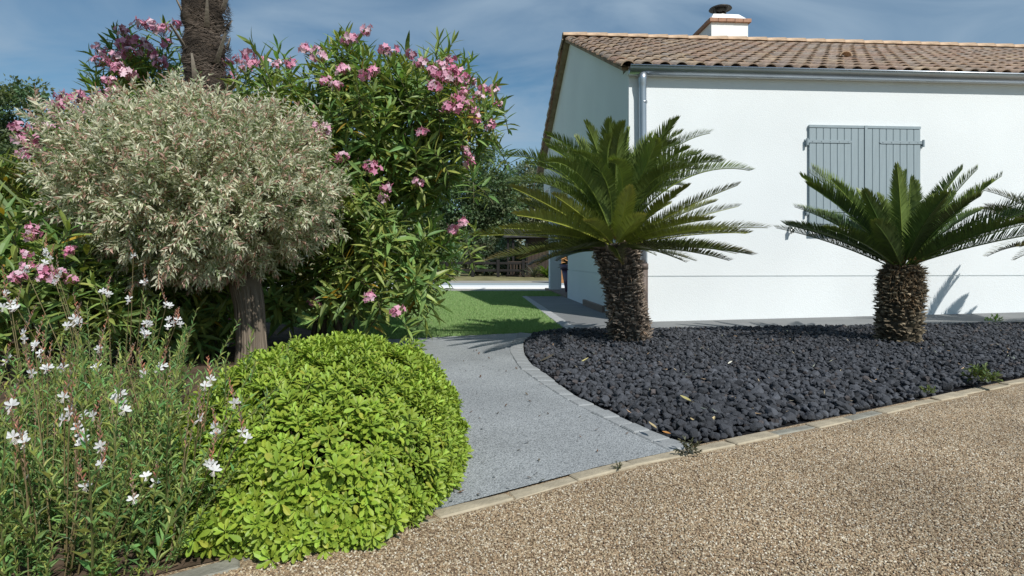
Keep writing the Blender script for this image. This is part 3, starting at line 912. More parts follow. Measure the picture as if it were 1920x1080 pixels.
def tiles():
    tm = barrel(0.083, 0.066, TLEN)
    me = mesh_of(tm, 'roof_tile', M_TILE)
    slope = Matrix.Rotation(math.atan(SL)-0.036, 4, 'X')
    items = []
    for c in range(int(HL/PITCH)+1):
        for r_ in range(NROW):
            s_ = r_*EXPO + random.uniform(-0.008, 0.008)
            if r_ == NROW-1: s_ = min(s_, (RID_V-EAVE_V)/COS-TLEN+0.02)
            u = -0.03 + c*PITCH + random.uniform(-0.006, 0.006)
            v, z = EAVE_V + s_*COS - 0.012*SIN, 2.66 + s_*SIN + 0.002
            M = Matrix.Translation((u, v, z)) @ slope @ Matrix.Rotation(random.uniform(-0.025, 0.025), 4, 'Z') @ Matrix.Rotation(random.uniform(-0.04, 0.04), 4, 'Y')
            w = H(u, v, z)
            vis = abs((w.x)/w.y) < 0.885
            items.append((0 if vis else 1, w.y, M))
    items.sort(key=lambda t: (t[0], t[1]))
    for _, _, M in items[:300]: link_m('roof_tile', me, M, roof)
    g = Geo()
    Ms = np.array([[list(r[:3]) for r in M.to_3x3()] for _, _, M in items[300:]])
    Ts = np.array([list(M.translation) for _, _, M in items[300:]])
    t = rng.random(len(Ms))
    g.scatter(tm, Ms, Ts, np.stack([t]*3, 1))
    me2 = g.mesh('roof_tile_mass', M_TILEA)
    tag(link('roof_tile', me2, roof), kind='stuff')
    # ridge
    rt = mesh_of(barrel(0.118, 0.10, 0.40, seg=10), 'ridge_tile', M_RIDGE)
    for i in range(int(HL/0.345)):
        M = Matrix.Translation((-0.13 + i*0.345 + 0.4, RID_V, zt(RID_V)+0.028)) @ Matrix.Rotation(R(90), 4, 'Z') @ Matrix.Rotation(random.uniform(-0.012, 0.012), 4, 'X')
        link_m('ridge_tile', rt, M, roof)
    # verge of the back slope (seen edge-on against the sky)
    vt = mesh_of(barrel(0.10, 0.082, 0.40), 'verge_tile', M_TILE)
    n = int((BE-RID_V)/COS/0.33)+2
    for i in range(n):
        s_ = i*0.33
        v, z = RID_V + 0.36*COS + s_*COS, zt(RID_V) - 0.36*SIN - s_*SIN + 0.01
        M = Matrix.Translation((-0.07, v, z)) @ Matrix.Rotation(R(180), 4, 'Z') @ Matrix.Rotation(math.atan(SL)-0.05, 4, 'X') @ Matrix.Rotation(R(38), 4, 'Y')
        link_m('verge_tile', vt, M, roof)
    # verge of the front slope: the side of the first column
    g = Geo()
    V = [(-0.085, EAVE_V+0.06, 2.68), (-0.085, RID_V, zt(RID_V)-0.005), (-0.085, RID_V, zt(RID_V)-0.04), (-0.085, EAVE_V+0.06, 2.645),
         (0.0, EAVE_V+0.06, 2.68), (0.0, RID_V, zt(RID_V)-0.005), (0.0, RID_V, zt(RID_V)-0.04), (0.0, EAVE_V+0.06, 2.645)]
    g.add(V, (), [(0, 3, 2, 1), (3, 7, 6, 2), (0, 4, 7, 3), (0, 1, 5, 4), (1, 2, 6, 5)])
    link('verge_mortar', g.mesh('verge_mortar', M_PAN), roof)
    # ventilation tile
    vtile = mesh_of(barrel(0.085, 0.07, 0.12), 'vent_tile', M_RIDGE)
    u, s_ = 3.03, 1.15
    M = Matrix.Translation((u, EAVE_V+s_*COS, 2.66+s_*SIN+0.075)) @ Matrix.Rotation(math.atan(SL)-0.25, 4, 'X')
    link_m('vent_tile', vtile, M, roof)
tiles()

# gutter and downpipe
def half_gutter():
    g = Geo()
    r, th, seg = 0.068, 0.004, 12
    V, Q = [], []
    for u in (-0.02, HL):
        for rr_ in (r, r-th):
            for k in range(seg+1):
                a = math.pi + math.pi*k/seg
                V.append((u, -0.072 + rr_*math.cos(a), 2.672 + 1.12*rr_*math.sin(a)))
    n = seg+1
    for k in range(seg):
        Q += [(k, k+1, 2*n+k+1, 2*n+k), (n+k, 3*n+k, 3*n+k+1, n+k+1), (k, n+k, n+k+1, k+1)]
    g.add(V, (), Q)
    g.tube([(-0.02, -0.142, 2.674), (HL, -0.142, 2.674)], 0.009, 8)          # front bead
    g.tube([(-0.02, -0.004, 2.674), (HL, -0.004, 2.674)], 0.004, 6)
    # stop end
    V = [(-0.018, -0.072, 2.672)] + [(-0.018, -0.072 + r*math.cos(math.pi+math.pi*k/seg), 2.672+1.12*r*math.sin(math.pi+math.pi*k/seg)) for k in range(seg+1)]
    g.add(V, [(0, k+1, k+2) for k in range(seg)])
    return g.mesh('gutter', M_ZINC, True)
gutter = link('gutter', half_gutter(), house)
g = Geo()
g.tube([(0.125, -0.072, 2.61), (0.125, -0.072, 2.55), (0.127, -0.068, 2.50), (0.130, -0.060, 2.44), (0.136, -0.056, 1.6), (0.142, -0.056, 0.60)], [0.047, 0.046, 0.041, 0.040, 0.040, 0.040], 16)
dp = link('downpipe', g.mesh('downpipe', M_ZINC, True), house)
g = Geo(); g.tube([(0.142, -0.056, 0.62), (0.142, -0.056, 0.56)], 0.049, 16); g.tube([(0.142, -0.056, 0.57), (0.142, -0.056, 0.0)], 0.045, 16)
link('pipe_shoe', g.mesh('pipe_shoe', M_ZINCDARK, True), dp)
for z in (2.3, 1.2):
    g = Geo(); g.tube([(0.137, -0.056, z), (0.137, -0.056, z+0.025)], 0.044, 16); g.box((0.13, -0.02, z), (0.146, 0.0, z+0.025))
    link('pipe_clip', g.mesh('pipe_clip', M_ZINC, True), dp)

# shutters
SU0, SU1, SZ0, SZ1 = 1.966, 3.229, 1.012, 2.112
def shutter_leaf(u0, u1, side):
    g = Geo(); g.box((u0+0.003, -0.006, SZ0+0.003), (u1-0.003, 0.0, SZ1-0.003))
    s = link('shutter', g.mesh('shutter', M_SHUTTER), house)
    # edge battens
    for a, b in (((u0, -0.030, SZ1-0.028), (u1, -0.006, SZ1)), ((u0, -0.030, SZ0), (u1, -0.006, SZ0+0.028))):
        g = Geo(); g.box(a, b); link('rail', g.mesh('rail', M_SHUTTER), s)
    n = 8; bw = (u1-u0)/n
    for i in range(n):
        b = bevel_box('board', (bw-0.003, 0.019, SZ1-SZ0-0.064), M_SHUTTER, s, (u0+(i+0.5)*bw, -0.0165, (SZ0+SZ1)/2), bev=0.0035)
    out = u0 if side < 0 else u1
    sg = 1 if side < 0 else -1
    for z in (1.935, 1.19):
        L = 0.455
        g = Geo()
        a, b = out - sg*0.022, out + sg*L
        x0, x1 = min(a, b), max(a, b)
        g.box((x0, -0.033, z-0.016), (x1, -0.0265, z+0.016))
        tip = b
        g.add([(tip, -0.033, z-0.016), (tip+sg*0.02, -0.033, z-0.004), (tip+sg*0.02, -0.033, z+0.004), (tip, -0.033, z+0.016),
               (tip, -0.0265, z-0.016), (tip+sg*0.02, -0.0265, z-0.004), (tip+sg*0.02, -0.0265, z+0.004), (tip, -0.0265, z+0.016)], (),
              [(0, 1, 2, 3), (4, 7, 6, 5), (0, 4, 5, 1), (1, 5, 6, 2), (2, 6, 7, 3)])
        st = link('strap', g.mesh('strap', M_STRAP), s)
        for k in range(5):
            g = Geo(); xx = out + sg*(0.035 + k*0.1)
            g.tube([(xx, -0.037, z), (xx, -0.032, z)], 0.0055, 8)
            link('bolt', g.mesh('bolt', M_STRAP), s)
        g = Geo()
        px = out - sg*0.026
        g.tube([(px, -0.034, z-0.045), (px, -0.034, z+0.03)], 0.013, 10)
        g.tube([(px, -0.034, z-0.02), (px-sg*0.004, 0.002, z-0.02)], 0.008, 8)
        g.box((px-0.014, -0.006, z-0.05), (px+0.014, 0.001, z+0.025))
        link('hinge', g.mesh('hinge', M_STRAP), s)
    return s
um = (SU0+SU1)/2
shutter_leaf(SU0, um-0.002, -1)
s2 = shutter_leaf(um+0.002, SU1, 1)
g = Geo(); g.box((um-0.012, -0.036, SZ0), (um+0.018, -0.0305, SZ1)); link('cover_strip', g.mesh('cover_strip', M_SHUTTER), s2)
sill = bevel_box('window_sill', (SU1-SU0+0.01, 0.05, 0.072), M_STUCCO2, house, ((SU0+SU1)/2+0.01, -0.022, 0.972), bev=0.005)
# shutter catch on the wall
g = Geo()
g.tube([(1.757, 0.002, 1.015), (1.757, -0.028, 1.012)], 0.011, 8, (1, 1, 1))
catch = link('shutter_catch', g.mesh('shutter_catch', M_STEEL, True), house)
g = Geo(); g.tube([(1.757, -0.026, 1.012), (1.765, -0.05, 1.0), (1.772, -0.058, 0.975), (1.768, -0.055, 0.945)], [0.010, 0.014, 0.012, 0.008], 8)
g.tube([(1.76, -0.035, 1.0), (1.752, -0.052, 0.97), (1.748, -0.05, 0.935)], [0.009, 0.011, 0.008], 8)
g.box((1.742, -0.06, 0.985), (1.79, -0.04, 0.996))
link('lever', g.mesh('lever', M_STEEL, True), catch)

# chimney
def chimney():
    cu0, cu1, cv0, cv1 = 2.49, 3.145, 3.80, 4.72
    g = Geo(); g.box((cu0, cv0, 3.7), (cu1, cv1, 4.775))
    ch = link('chimney', g.mesh('chimney', M_STUCCO2), house)
    # brick band
    o = 0.045; z0, z1 = 4.777, 4.842
    def row(a, b, fixed, axis, n):
        L = (b-a)/n
        for i in range(n):
            if axis == 'u': size, loc = (L-0.004, 0.12, z1-z0), (a+(i+0.5)*L, fixed, (z0+z1)/2)
            else: size, loc = (0.12, L-0.004, z1-z0), (fixed, a+(i+0.5)*L, (z0+z1)/2)
            bevel_box('brick', size, M_BRICK, ch, (loc[0], loc[1], loc[2]+random.uniform(-0.002, 0.002)), bev=0.004)
    row(cu0-o, cu1+o, cv0-o+0.06, 'u', 5); row(cu0-o, cu1+o, cv1+o-0.06, 'u', 5)
    row(cv0-o+0.122, cv1+o-0.122, cu0-o+0.06, 'v', 5); row(cv0-o+0.122, cv1+o-0.122, cu1+o-0.06, 'v', 5)
    g = Geo()
    i = 0.10; zb, ztp = 4.842, 4.985
    V = [(cu0, cv0, zb), (cu1, cv0, zb), (cu1, cv1, zb), (cu0, cv1, zb), (cu0+i, cv0+i*1.4, ztp), (cu1-i, cv0+i*1.4, ztp), (cu1-i, cv1-i*1.4, ztp), (cu0+i, cv1-i*1.4, ztp)]
    g.add(V, (), [(0, 3, 2, 1), (4, 5, 6, 7), (0, 1, 5, 4), (1, 2, 6, 5), (2, 3, 7, 6), (3, 0, 4, 7)])
    link('chimney_cap', g.mesh('chimney_cap', M_STUCCO2), ch)
    cx, cy = (cu0+cu1)/2-0.02, (cv0+cv1)/2-0.12
    g = Geo(); g.lathe([(0.115, 4.984), (0.112, 5.03), (0.09, 5.05), (0.085, 5.05), (0.085, 4.99)], 20, c=(cx, cy)); link('flue_collar', g.mesh('flue_collar', M_STEEL, True), ch)
    g = Geo(); g.lathe([(0.001, 5.235), (0.03, 5.232), (0.032, 5.215), (0.10, 5.205), (0.19, 5.165), (0.20, 5.15), (0.19, 5.145), (0.10, 5.165), (0.001, 5.17)], 24, c=(cx, cy))
    g.lathe([(0.10, 5.15), (0.105, 5.09), (0.09, 5.085)], 20, c=(cx, cy))
    cw = link('cowl', g.mesh('cowl', M_IRON, True), ch)
    for k in range(4):
        a = k*math.pi/2+0.5
        g = Geo(); g.tube([(cx+0.105*math.cos(a), cy+0.105*math.sin(a), 5.0), (cx+0.15*math.cos(a), cy+0.15*math.sin(a), 5.16)], 0.007, 6)
        link('cowl_leg', g.mesh('cowl_leg', M_IRON), ch)
chimney()

# ------------------------------------------------------------------ leaf templates
def lance(width, fold=0.25, bend=0.2, st=((0.0, 0.10), (0.28, 0.85), (0.55, 1.0), (0.82, 0.55)), tip=1.0):
    """pointed leaf of unit length along +Y, two rows of quads either side of the midrib"""
    V, T, Q = [], [], []
    for y, w in st:
        z = -bend*y*y
        ww = width*w
        V += [(-ww, y, z+fold*ww), (0, y, z), (ww, y, z+fold*ww)]
    n = len(st)
    V.append((0, tip, -bend*tip*tip))
    for i in range(n-1):
        a = 3*i
        Q += [(a, a+1, a+4, a+3), (a+1, a+2, a+5, a+4)]
    a = 3*(n-1)
    T += [(a, a+1, 3*n), (a+1, a+2, 3*n)]
    V = np.array(V, dtype=float)
    return V, np.array(T), np.array(Q), np.ones((len(V), 3))
def mini(width, fold=0.3, bend=0.15):
    V = np.array([(0, 0, 0), (-width, 0.45, fold*width), (0, 1, -bend), (width, 0.45, fold*width)], dtype=float)
    return V, np.array([(0, 2, 1), (0, 3, 2)]), np.zeros((0, 4), int), np.ones((4, 3))
T_OLEA = [lance(0.092, 0.35, b) for b in (0.05, 0.18, 0.35)]
T_PITTO = lance(0.19, 0.25, 0.14, ((0.0, 0.12), (0.32, 0.55), (0.62, 0.98), (0.86, 0.82)), 1.0)
T_WILLOW = mini(0.15, 0.4, 0.18)
T_TREE = mini(0.34, 0.25, 0.1)
T_GAURA = mini(0.10, 0.4, 0.2)

def hsv_jit(base, n, v=0.2, h=0.08):
    c = np.tile(np.array(base, dtype=float), (n, 1))
    c *= rng.uniform(1-v, 1+v, n)[:, None]
    j = rng.uniform(-h, h, n)
    c[:, 0] *= 1+j*2; c[:, 2] *= 1-j
    return c

# ------------------------------------------------------------------ pittosporum dome
def pittosporum():
    cx, cy = -0.565, 1.865
    rx, ry, hz = 0.380, 0.54, 0.376
    root = thing('mounded_shrub', 'low rounded lime green shrub clipped to a dome beside the grey path', 'shrub', (cx, cy, 0))
    variants = []
    for k in range(7):
        g = Geo()
        n = random.randint(9, 13)
        az = np.arange(n)*2.4 + random.random()
        el = np.linspace(0.15, 1.15, n) + rng.normal(0, 0.12, n)           # outer leaves spread flat, inner ones upright
        d = np.stack([np.cos(az)*np.cos(el), np.sin(az)*np.cos(el), np.sin(el)], 1)
        L = np.linspace(0.031, 0.018, n)*rng.uniform(0.85, 1.2, n)
        M = frames(d)*L[:, None, None]
        pos = np.stack([np.cos(az)*0.003, np.sin(az)*0.003, np.linspace(-0.01, 0.008, n)], 1)
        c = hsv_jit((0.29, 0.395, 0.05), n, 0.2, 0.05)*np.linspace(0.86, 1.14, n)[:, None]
        if random.random() < 0.4: c[0] = (0.38, 0.40, 0.06)
        g.scatter(T_PITTO, M, pos, c)
        variants.append(g.arrays())
    N = 4300
    # points on a superellipsoid dome
    pts, nor = [], []
    e = 2.5
    while len(pts) < N:
        d = rng.normal(size=3); d /= np.linalg.norm(d)
        if d[2] < -0.22: continue
        k = (abs(d[0])**e + abs(d[1])**e + abs(d[2])**e)**(-1/e)
        q = d*k
        area = 0.3 + abs(d[2])*0.3 + 0.4
        n3 = np.sign(q)*np.abs(q)**(e-1)/np.array([rx, ry, hz]); n3 /= np.linalg.norm(n3)
        pts.append(q); nor.append(n3)
    pts = np.array(pts); nor = np.array(nor)
    lump = np.array([mnoise.noise(Vector(p*2.6)) for p in pts])*0.03 + np.array([mnoise.noise(Vector(p*7+3)) for p in pts])*0.05
    pos = pts*np.array([rx, ry, hz])*(1+lump[:, None]+rng.normal(0, 0.03, N)[:, None])
    pos[:, 2] += 0.0
    low = pos[:, 2] < 0.0
    pos[low, 2] = rng.uniform(0.005, 0.06, low.sum())
    pos[low, 0] *= 1.02; pos[low, 1] *= 1.02
    dirs = nrm(nor + np.array([0, 0, 0.45]) + rng.normal(0, 0.22, (N, 3)))
    # rosette axis is +Z : build frames with z = dirs
    a = rng.random(N)*6.28
    ref = np.stack([np.cos(a), np.sin(a), np.zeros(N)], 1)
    x = nrm(np.cross(ref, dirs)); y = np.cross(dirs, x)
    M = np.stack([x, y, dirs], 2)
    sc = rng.uniform(0.78, 1.12, N)
    cam_l = np.array([-cx, -cy, CAM_H])
    facing = ((cam_l-pos)*dirs).sum(1) > -0.25
    order = np.argsort(np.linalg.norm(pos-cam_l, axis=1) + np.where(facing, 0, 5))
    mes = [mesh_np('leaf_rosette', v[0], [v[1], v[2]], v[3], L_PITTO) for v in variants]
    for k, i in enumerate(order[:300]):
        link_m('leaf_rosette', mes[k % 7], m4(M[i], pos[i], sc[i]), root)
    g = Geo()
    rest = order[300:]; vi = rng.integers(0, 7, len(rest))
    for k in range(7):
        s_ = rest[vi == k]
        g.scatter(variants[k], M[s_]*sc[s_][:, None, None], pos[s_], np.tile(rng.uniform(0.85, 1.15, len(s_))[:, None], (1, 3)))
    # inner leaves
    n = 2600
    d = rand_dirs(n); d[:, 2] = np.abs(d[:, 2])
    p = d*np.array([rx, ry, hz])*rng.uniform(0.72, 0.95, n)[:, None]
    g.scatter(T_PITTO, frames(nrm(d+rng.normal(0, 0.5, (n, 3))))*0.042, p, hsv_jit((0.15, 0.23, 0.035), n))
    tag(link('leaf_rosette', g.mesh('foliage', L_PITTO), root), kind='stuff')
    # inner branches
    g = Geo()
    for k in range(40):
        a = random.random()*6.28; e_ = random.uniform(0.2, 1.4)
        t = np.array([math.cos(a)*math.cos(e_)*rx, math.sin(a)*math.cos(e_)*ry, math.sin(e_)*hz])*0.85
        g.tube([t*0.05, t*0.5+np.array([0, 0, 0.02]), t], [0.010, 0.006, 0.003], 5, (0.14, 0.10, 0.07))
    link('branches', g.mesh('branches', M_STEM), root)
    g = Geo(); b = P(640, 990, 1.36) - Vector((cx, cy, 0)); c_ = P(712, 984, 1.40) - Vector((cx, cy, 0))
    g.tube([b, (b+c_)/2+Vector((0, -0.01, 0.004)), c_], [0.0025, 0.003, 0.002], 6, (0.22, 0.17, 0.11))
    link('bare_twig', g.mesh('bare_twig', M_STEM), root)
pittosporum()

# ------------------------------------------------------------------ cycads
def frond_variant(L, e0, e1, nl, lmax, seed, col, tipc, vee=0.55, wid=0.0049, power=1.0):
    """one pinnate frond from the origin, growing along +Y; e0,e1 start and end elevation of the rachis"""
    r = np.random.default_rng(seed)
    nl = int(nl*1.25); lmax *= r.uniform(1.0, 1.18); vee += 0.10
    K = 22
    t = np.linspace(0, 1, K)
    el = e0 + (e1-e0)*t**power
    dy, dz = np.cos(el), np.sin(el)
    y = np.concatenate([[0], np.cumsum((dy[1:]+dy[:-1])/2)])/(K-1)*L
    z = np.concatenate([[0], np.cumsum((dz[1:]+dz[:-1])/2)])/(K-1)*L
    side = r.normal(0, 0.04)
    x = side*L*t**2
    pts = np.stack([x, y, z], 1)
    g = Geo()
    g.tube(pts, np.linspace(0.0075, 0.0022, K), 5, np.array(col)*np.array([1.9, 1.75, 1.5]), cap=False)
    s = np.linspace(0.10, 1.0, nl)
    idx = s*(K-1); i0 = np.minimum(idx.astype(int), K-2); f = (idx-i0)[:, None]
    base = pts[i0]*(1-f)+pts[i0+1]*f
    tan = nrm(pts[i0+1]-pts[i0])
    X = np.tile([1.0, 0, 0], (nl, 1)); N = nrm(np.cross(X, tan))
    prof = np.clip(np.minimum(0.25+s*3.2, 1.0), 0, 1)*np.where(s > 0.55, 1-((s-0.55)/0.45)**2*0.62, 1)
    for sg in (-1, 1):
        fw = 0.62 + 0.75*s**3 + r.normal(0, 0.05, nl)
        ve = vee + r.normal(0, 0.07, nl)
        d = nrm(X*sg*np.cos(fw)[:, None] + tan*np.sin(fw)[:, None]) 
        d = nrm(d*np.cos(ve)[:, None] + N*np.sin(ve)[:, None])
        ln = lmax*prof*r.uniform(0.93, 1.05, nl)
        wv = nrm(np.cross(d, N))*wid
        drop = -N*0.06
        p0, p1 = base-wv*0.55, base+wv*0.55
        m_ = base + d*ln[:, None]*0.5
        p2, p3 = m_-wv, m_+wv
        tip = base + (d+drop)*ln[:, None]
        V = np.stack([p0, p1, p3, p2, tip], 1).reshape(-1, 3)
        o = np.arange(nl)*5
        Q = np.stack([o, o+1, o+2, o+3], 1); T = np.stack([o+3, o+2, o+4], 1)
        c = np.array(col)[None]*r.uniform(0.8, 1.2, nl)[:, None]
        tc = c*(1-(s[:, None]**4)) + np.array(tipc)[None]*(s[:, None]**4)
        C5 = np.stack([c, c, (c+tc)/2, (c+tc)/2, tc], 1).reshape(-1, 3)
        g.add(V, T, Q, C5)
    return g.arrays()

def frond_mesh(*a, **k):
    v = frond_variant(*a, **k)
    return mesh_np('frond', v[0], [v[1], v[2]], v[3], L_CYCAD)

def cycad_trunk(root, top, r_pts, seed, scale_col, ns, fib=False):
    """trunk core plus a coat of old leaf bases"""
    r = np.random.default_rng(seed)
    zs = np.array([p[0] for p in r_pts]); rs = np.array([p[1] for p in r_pts])
    n = 16
    t = np.linspace(0, 1, n)
    cen = np.stack([top[0]*t**1.2, top[1]*t, top[2]*t], 1)
    rad = np.interp(t, zs, rs)
    g = Geo(); g.tube(np.concatenate([[[0, 0, -0.05]], cen]), np.concatenate([[rad[0]], rad]), 20, np.array(scale_col)*0.35)
    link('trunk', g.mesh('trunk', M_TRUNKSCALE, True), root)
    g = Geo()
    # blunt flattened leaf base: tapered wedge along +Y
    w, h = 0.40, 0.16
    V = np.array([(-w, 0, -h), (w, 0, -h), (w, 0, h), (-w, 0, h), (-w*0.7, 0.75, -h*0.7), (w*0.7, 0.75, -h*0.7), (w*0.7, 0.75, h*0.7), (-w*0.7, 0.75, h*0.7), (0, 1.0, 0)])
    Q = np.array([(0, 1, 5, 4), (1, 2, 6, 5), (2, 3, 7, 6), (3, 0, 4, 7)]); T = np.array([(4, 5, 8), (5, 6, 8), (6, 7, 8), (7, 4, 8)])
    c = np.ones((9, 3)); c[:4] = 0.45; c[8] = 1.5
    k = np.arange(ns)
    tt = (k+0.5)/ns; az = k*2.39996 + r.normal(0, 0.12, ns)
    cc = np.stack([top[0]*tt**1.2, top[1]*tt, top[2]*tt], 1)
    ra = np.interp(tt, zs, rs)
    out = np.stack([np.cos(az), np.sin(az), np.zeros(ns)], 1)
    pos = cc + out*ra[:, None]*0.93
    up = r.normal(0.28, 0.32, ns)
    d = nrm(out + np.array([0, 0, 1.0])*up[:, None] + r.normal(0, 0.18, (ns, 3)))
    L = r.uniform(0.03, 0.062, ns)
    col = np.array(scale_col)[None]*r.uniform(0.45, 1.6, ns)[:, None]*np.where(r.random(ns) < 0.12, 1.7, 1)[:, None]
    M = frames(d)*np.stack([np.full(ns, 0.042), L, np.full(ns, 0.04)], 1)[:, None, :]
    g.scatter((V, T, Q, c), M, pos, col)
    # frayed fibres
    nf = ns*(2 if fib else 1)
    tt = r.random(nf) if not fib else 1-0.55*r.random(nf)**1.2
    az = r.random(nf)*6.28
    cc = np.stack([top[0]*tt**1.2, top[1]*tt, top[2]*tt], 1); ra = np.interp(tt, zs, rs)
    out = np.stack([np.cos(az), np.sin(az), np.zeros(nf)], 1)
    d = nrm(out*0.8 + r.normal(0, 0.5, (nf, 3)))
    Vf = np.array([(-0.5, 0, 0), (0.5, 0, 0), (0.35, 0.55, 0.12), (-0.35, 0.55, 0.12), (0, 1, -0.05)])
    g.scatter((Vf, np.array([(3, 2, 4)]), np.array([(0, 1, 2, 3)]), np.ones((5, 3))),
              frames(d)*np.stack([np.full(nf, 0.007), r.uniform(0.04, 0.10, nf), np.full(nf, 0.06)], 1)[:, None, :],
              cc+out*ra[:, None]*0.95, np.array(scale_col)[None]*np.array([1.25, 1.05, 0.9])*r.uniform(0.5, 1.7, nf)[:, None])
    tag(link('leaf_base', g.mesh('leaf_base', M_TRUNKSCALE), root), kind='stuff')

GRN = (0.145, 0.205, 0.052); GRN2 = (0.215, 0.250, 0.055); YEL = (0.34, 0.29, 0.08); BRN = (0.24, 0.165, 0.075)
def cycad(loc, top, prof, seed, scale_col, ns, tiers, label, group='cycads in the lava bed', fib=False, sc=1.0):
    root = thing('cycad', label, 'cycad', loc, 0, group)
    cycad_trunk(root, top, prof, seed, scale_col, ns, fib)
    rnd = random.Random(seed)
    for (num, variants, az0, dr, rad0, z0) in tiers:
        for i in range(num):
            az = az0 + i*2*math.pi/num + rnd.uniform(-0.16, 0.16)
            me = variants[rnd.randrange(len(variants))]
            d = Vector((math.cos(az), math.sin(az), 0))
            M = Matrix.Translation(Vector(top) + d*rad0 + Vector((0, 0, z0+rnd.uniform(-0.02, 0.02)))) @ Matrix.Rotation(az-math.pi/2, 4, 'Z') @ \
                Matrix.Rotation(rnd.uniform(-dr, dr), 4, 'X') @ Matrix.Rotation(rnd.uniform(-0.42, 0.42), 4, 'Y') @ Matrix.Scale(rnd.uniform(0.84, 1.08)*sc, 4)
            link_m('frond', me, M, root)
    # tan fibrous tuft in the heart of the crown
    r = np.random.default_rng(seed+90); n = 160
    az = r.random(n)*6.28; el = r.uniform(0.2, 1.4, n)
    d = np.stack([np.cos(az)*np.cos(el), np.sin(az)*np.cos(el), np.sin(el)], 1)
    g = Geo(); g.scatter(mini(0.09), frames(d)*r.uniform(0.05, 0.12, n)[:, None, None], np.array(top)[None]+d*0.06, hsv_jit((0.34, 0.24, 0.14), n, 0.4))
    tag(link('crown_fibre', g.mesh('crown_fibre', M_TRUNKSCALE), root), kind='stuff')
    return root

up_in = [frond_mesh(0.84, R(87), R(48), 86, 0.125, 10+i, GRN, GRN2, 0.5, power=1.8) for i in range(3)]
up_mid = [frond_mesh(1.02, R(79), R(14), 94, 0.13, 20+i, GRN, GRN2, 0.5, power=1.7) for i in range(3)]
up_out = [frond_mesh(1.08, R(64), R(-6), 94, 0.13, 30+i, GRN, GRN2, 0.5, power=1.5) for i in range(3)]
lo_a = [frond_mesh(1.04, R(18), R(0), 86, 0.115, 40+i, GRN2, YEL, 0.42) for i in range(3)]
lo_b = [frond_mesh(1.0, R(4), R(-14), 84, 0.11, 50+i, (0.060, 0.082, 0.018), BRN, 0.42) for i in range(3)]
lo_c = [frond_mesh(0.98, R(30), R(16), 84, 0.115, 60+i, GRN2, YEL, 0.42) for i in range(2)]
cycad(G(1182, 641, 0.035), (-0.115, 0.0, 0.745), [(0, 0.125), (0.12, 0.142), (0.45, 0.124), (0.75, 0.145), (0.95, 0.165), (1, 0.13)], 5,
      (0.185, 0.15, 0.12), 800,
      [(12, up_in, 0.3, 0.16, 0.03, 0.07), (24, up_mid, 0.1, 0.14, 0.04, 0.06), (28, up_out, 0.5, 0.15, 0.05, 0.05), (14, lo_c, 0.2, 0.07, 0.07, 0.0), (20, lo_a, 0.0, 0.07, 0.08, -0.01), (16, lo_b, 0.25, 0.06, 0.09, -0.03)],
      'tall cycad with two tiers of fronds and a leaning shaggy trunk by the house corner', sc=0.93)
st_in = [frond_mesh(0.66, R(80), R(66), 78, 0.12, 70+i, GRN, GRN2, 0.55) for i in range(2)]
st_mid = [frond_mesh(0.98, R(63), R(42), 84, 0.125, 80+i, GRN, GRN2, 0.55) for i in range(3)]
st_out = [frond_mesh(1.03, R(42), R(20), 86, 0.125, 90+i, (0.045, 0.085, 0.022), GRN2, 0.5) for i in range(3)]
st_low = [frond_mesh(1.0, R(28), R(12), 86, 0.12, 95+i, (0.050, 0.085, 0.022), GRN2, 0.45) for i in range(3)]
cycad(G(1684, 642, 0.05), (0.03, 0, 0.57), [(0, 0.112), (0.15, 0.132), (0.4, 0.130), (0.7, 0.134), (0.92, 0.126), (1, 0.09)], 8,
      (0.16, 0.13, 0.088), 560,
      [(6, st_in, 0.4, 0.1, 0.02, 0.02), (12, st_mid, 0.1, 0.1, 0.04, 0.01), (14, st_out, 0.35, 0.1, 0.06, 0.0), (12, st_low, 0.0, 0.07, 0.07, -0.01)],
      'cycad with upright spreading fronds standing in front of the shuttered window', fib=True, sc=0.91)
od = [frond_mesh(0.95, R(66), R(12), 80, 0.115, 110+i, (0.075, 0.085, 0.025), BRN, 0.45) for i in range(2)] + \
     [frond_mesh(0.95, R(38), R(-22), 80, 0.115, 120+i, (0.070, 0.08, 0.022), YEL, 0.45) for i in range(2)]
cycad(Vector((5.02, 5.12, 0.05)), (0.0, 0, 0.58), [(0, 0.15), (0.5, 0.17), (1, 0.13)], 12, (0.11, 0.085, 0.06), 260,
      [(13, od, 0.0, 0.15, 0.05, 0.0), (13, od, 0.3, 0.1, 0.07, -0.02)],
      'browning cycad at the right edge of the photo with only its left fronds showing')

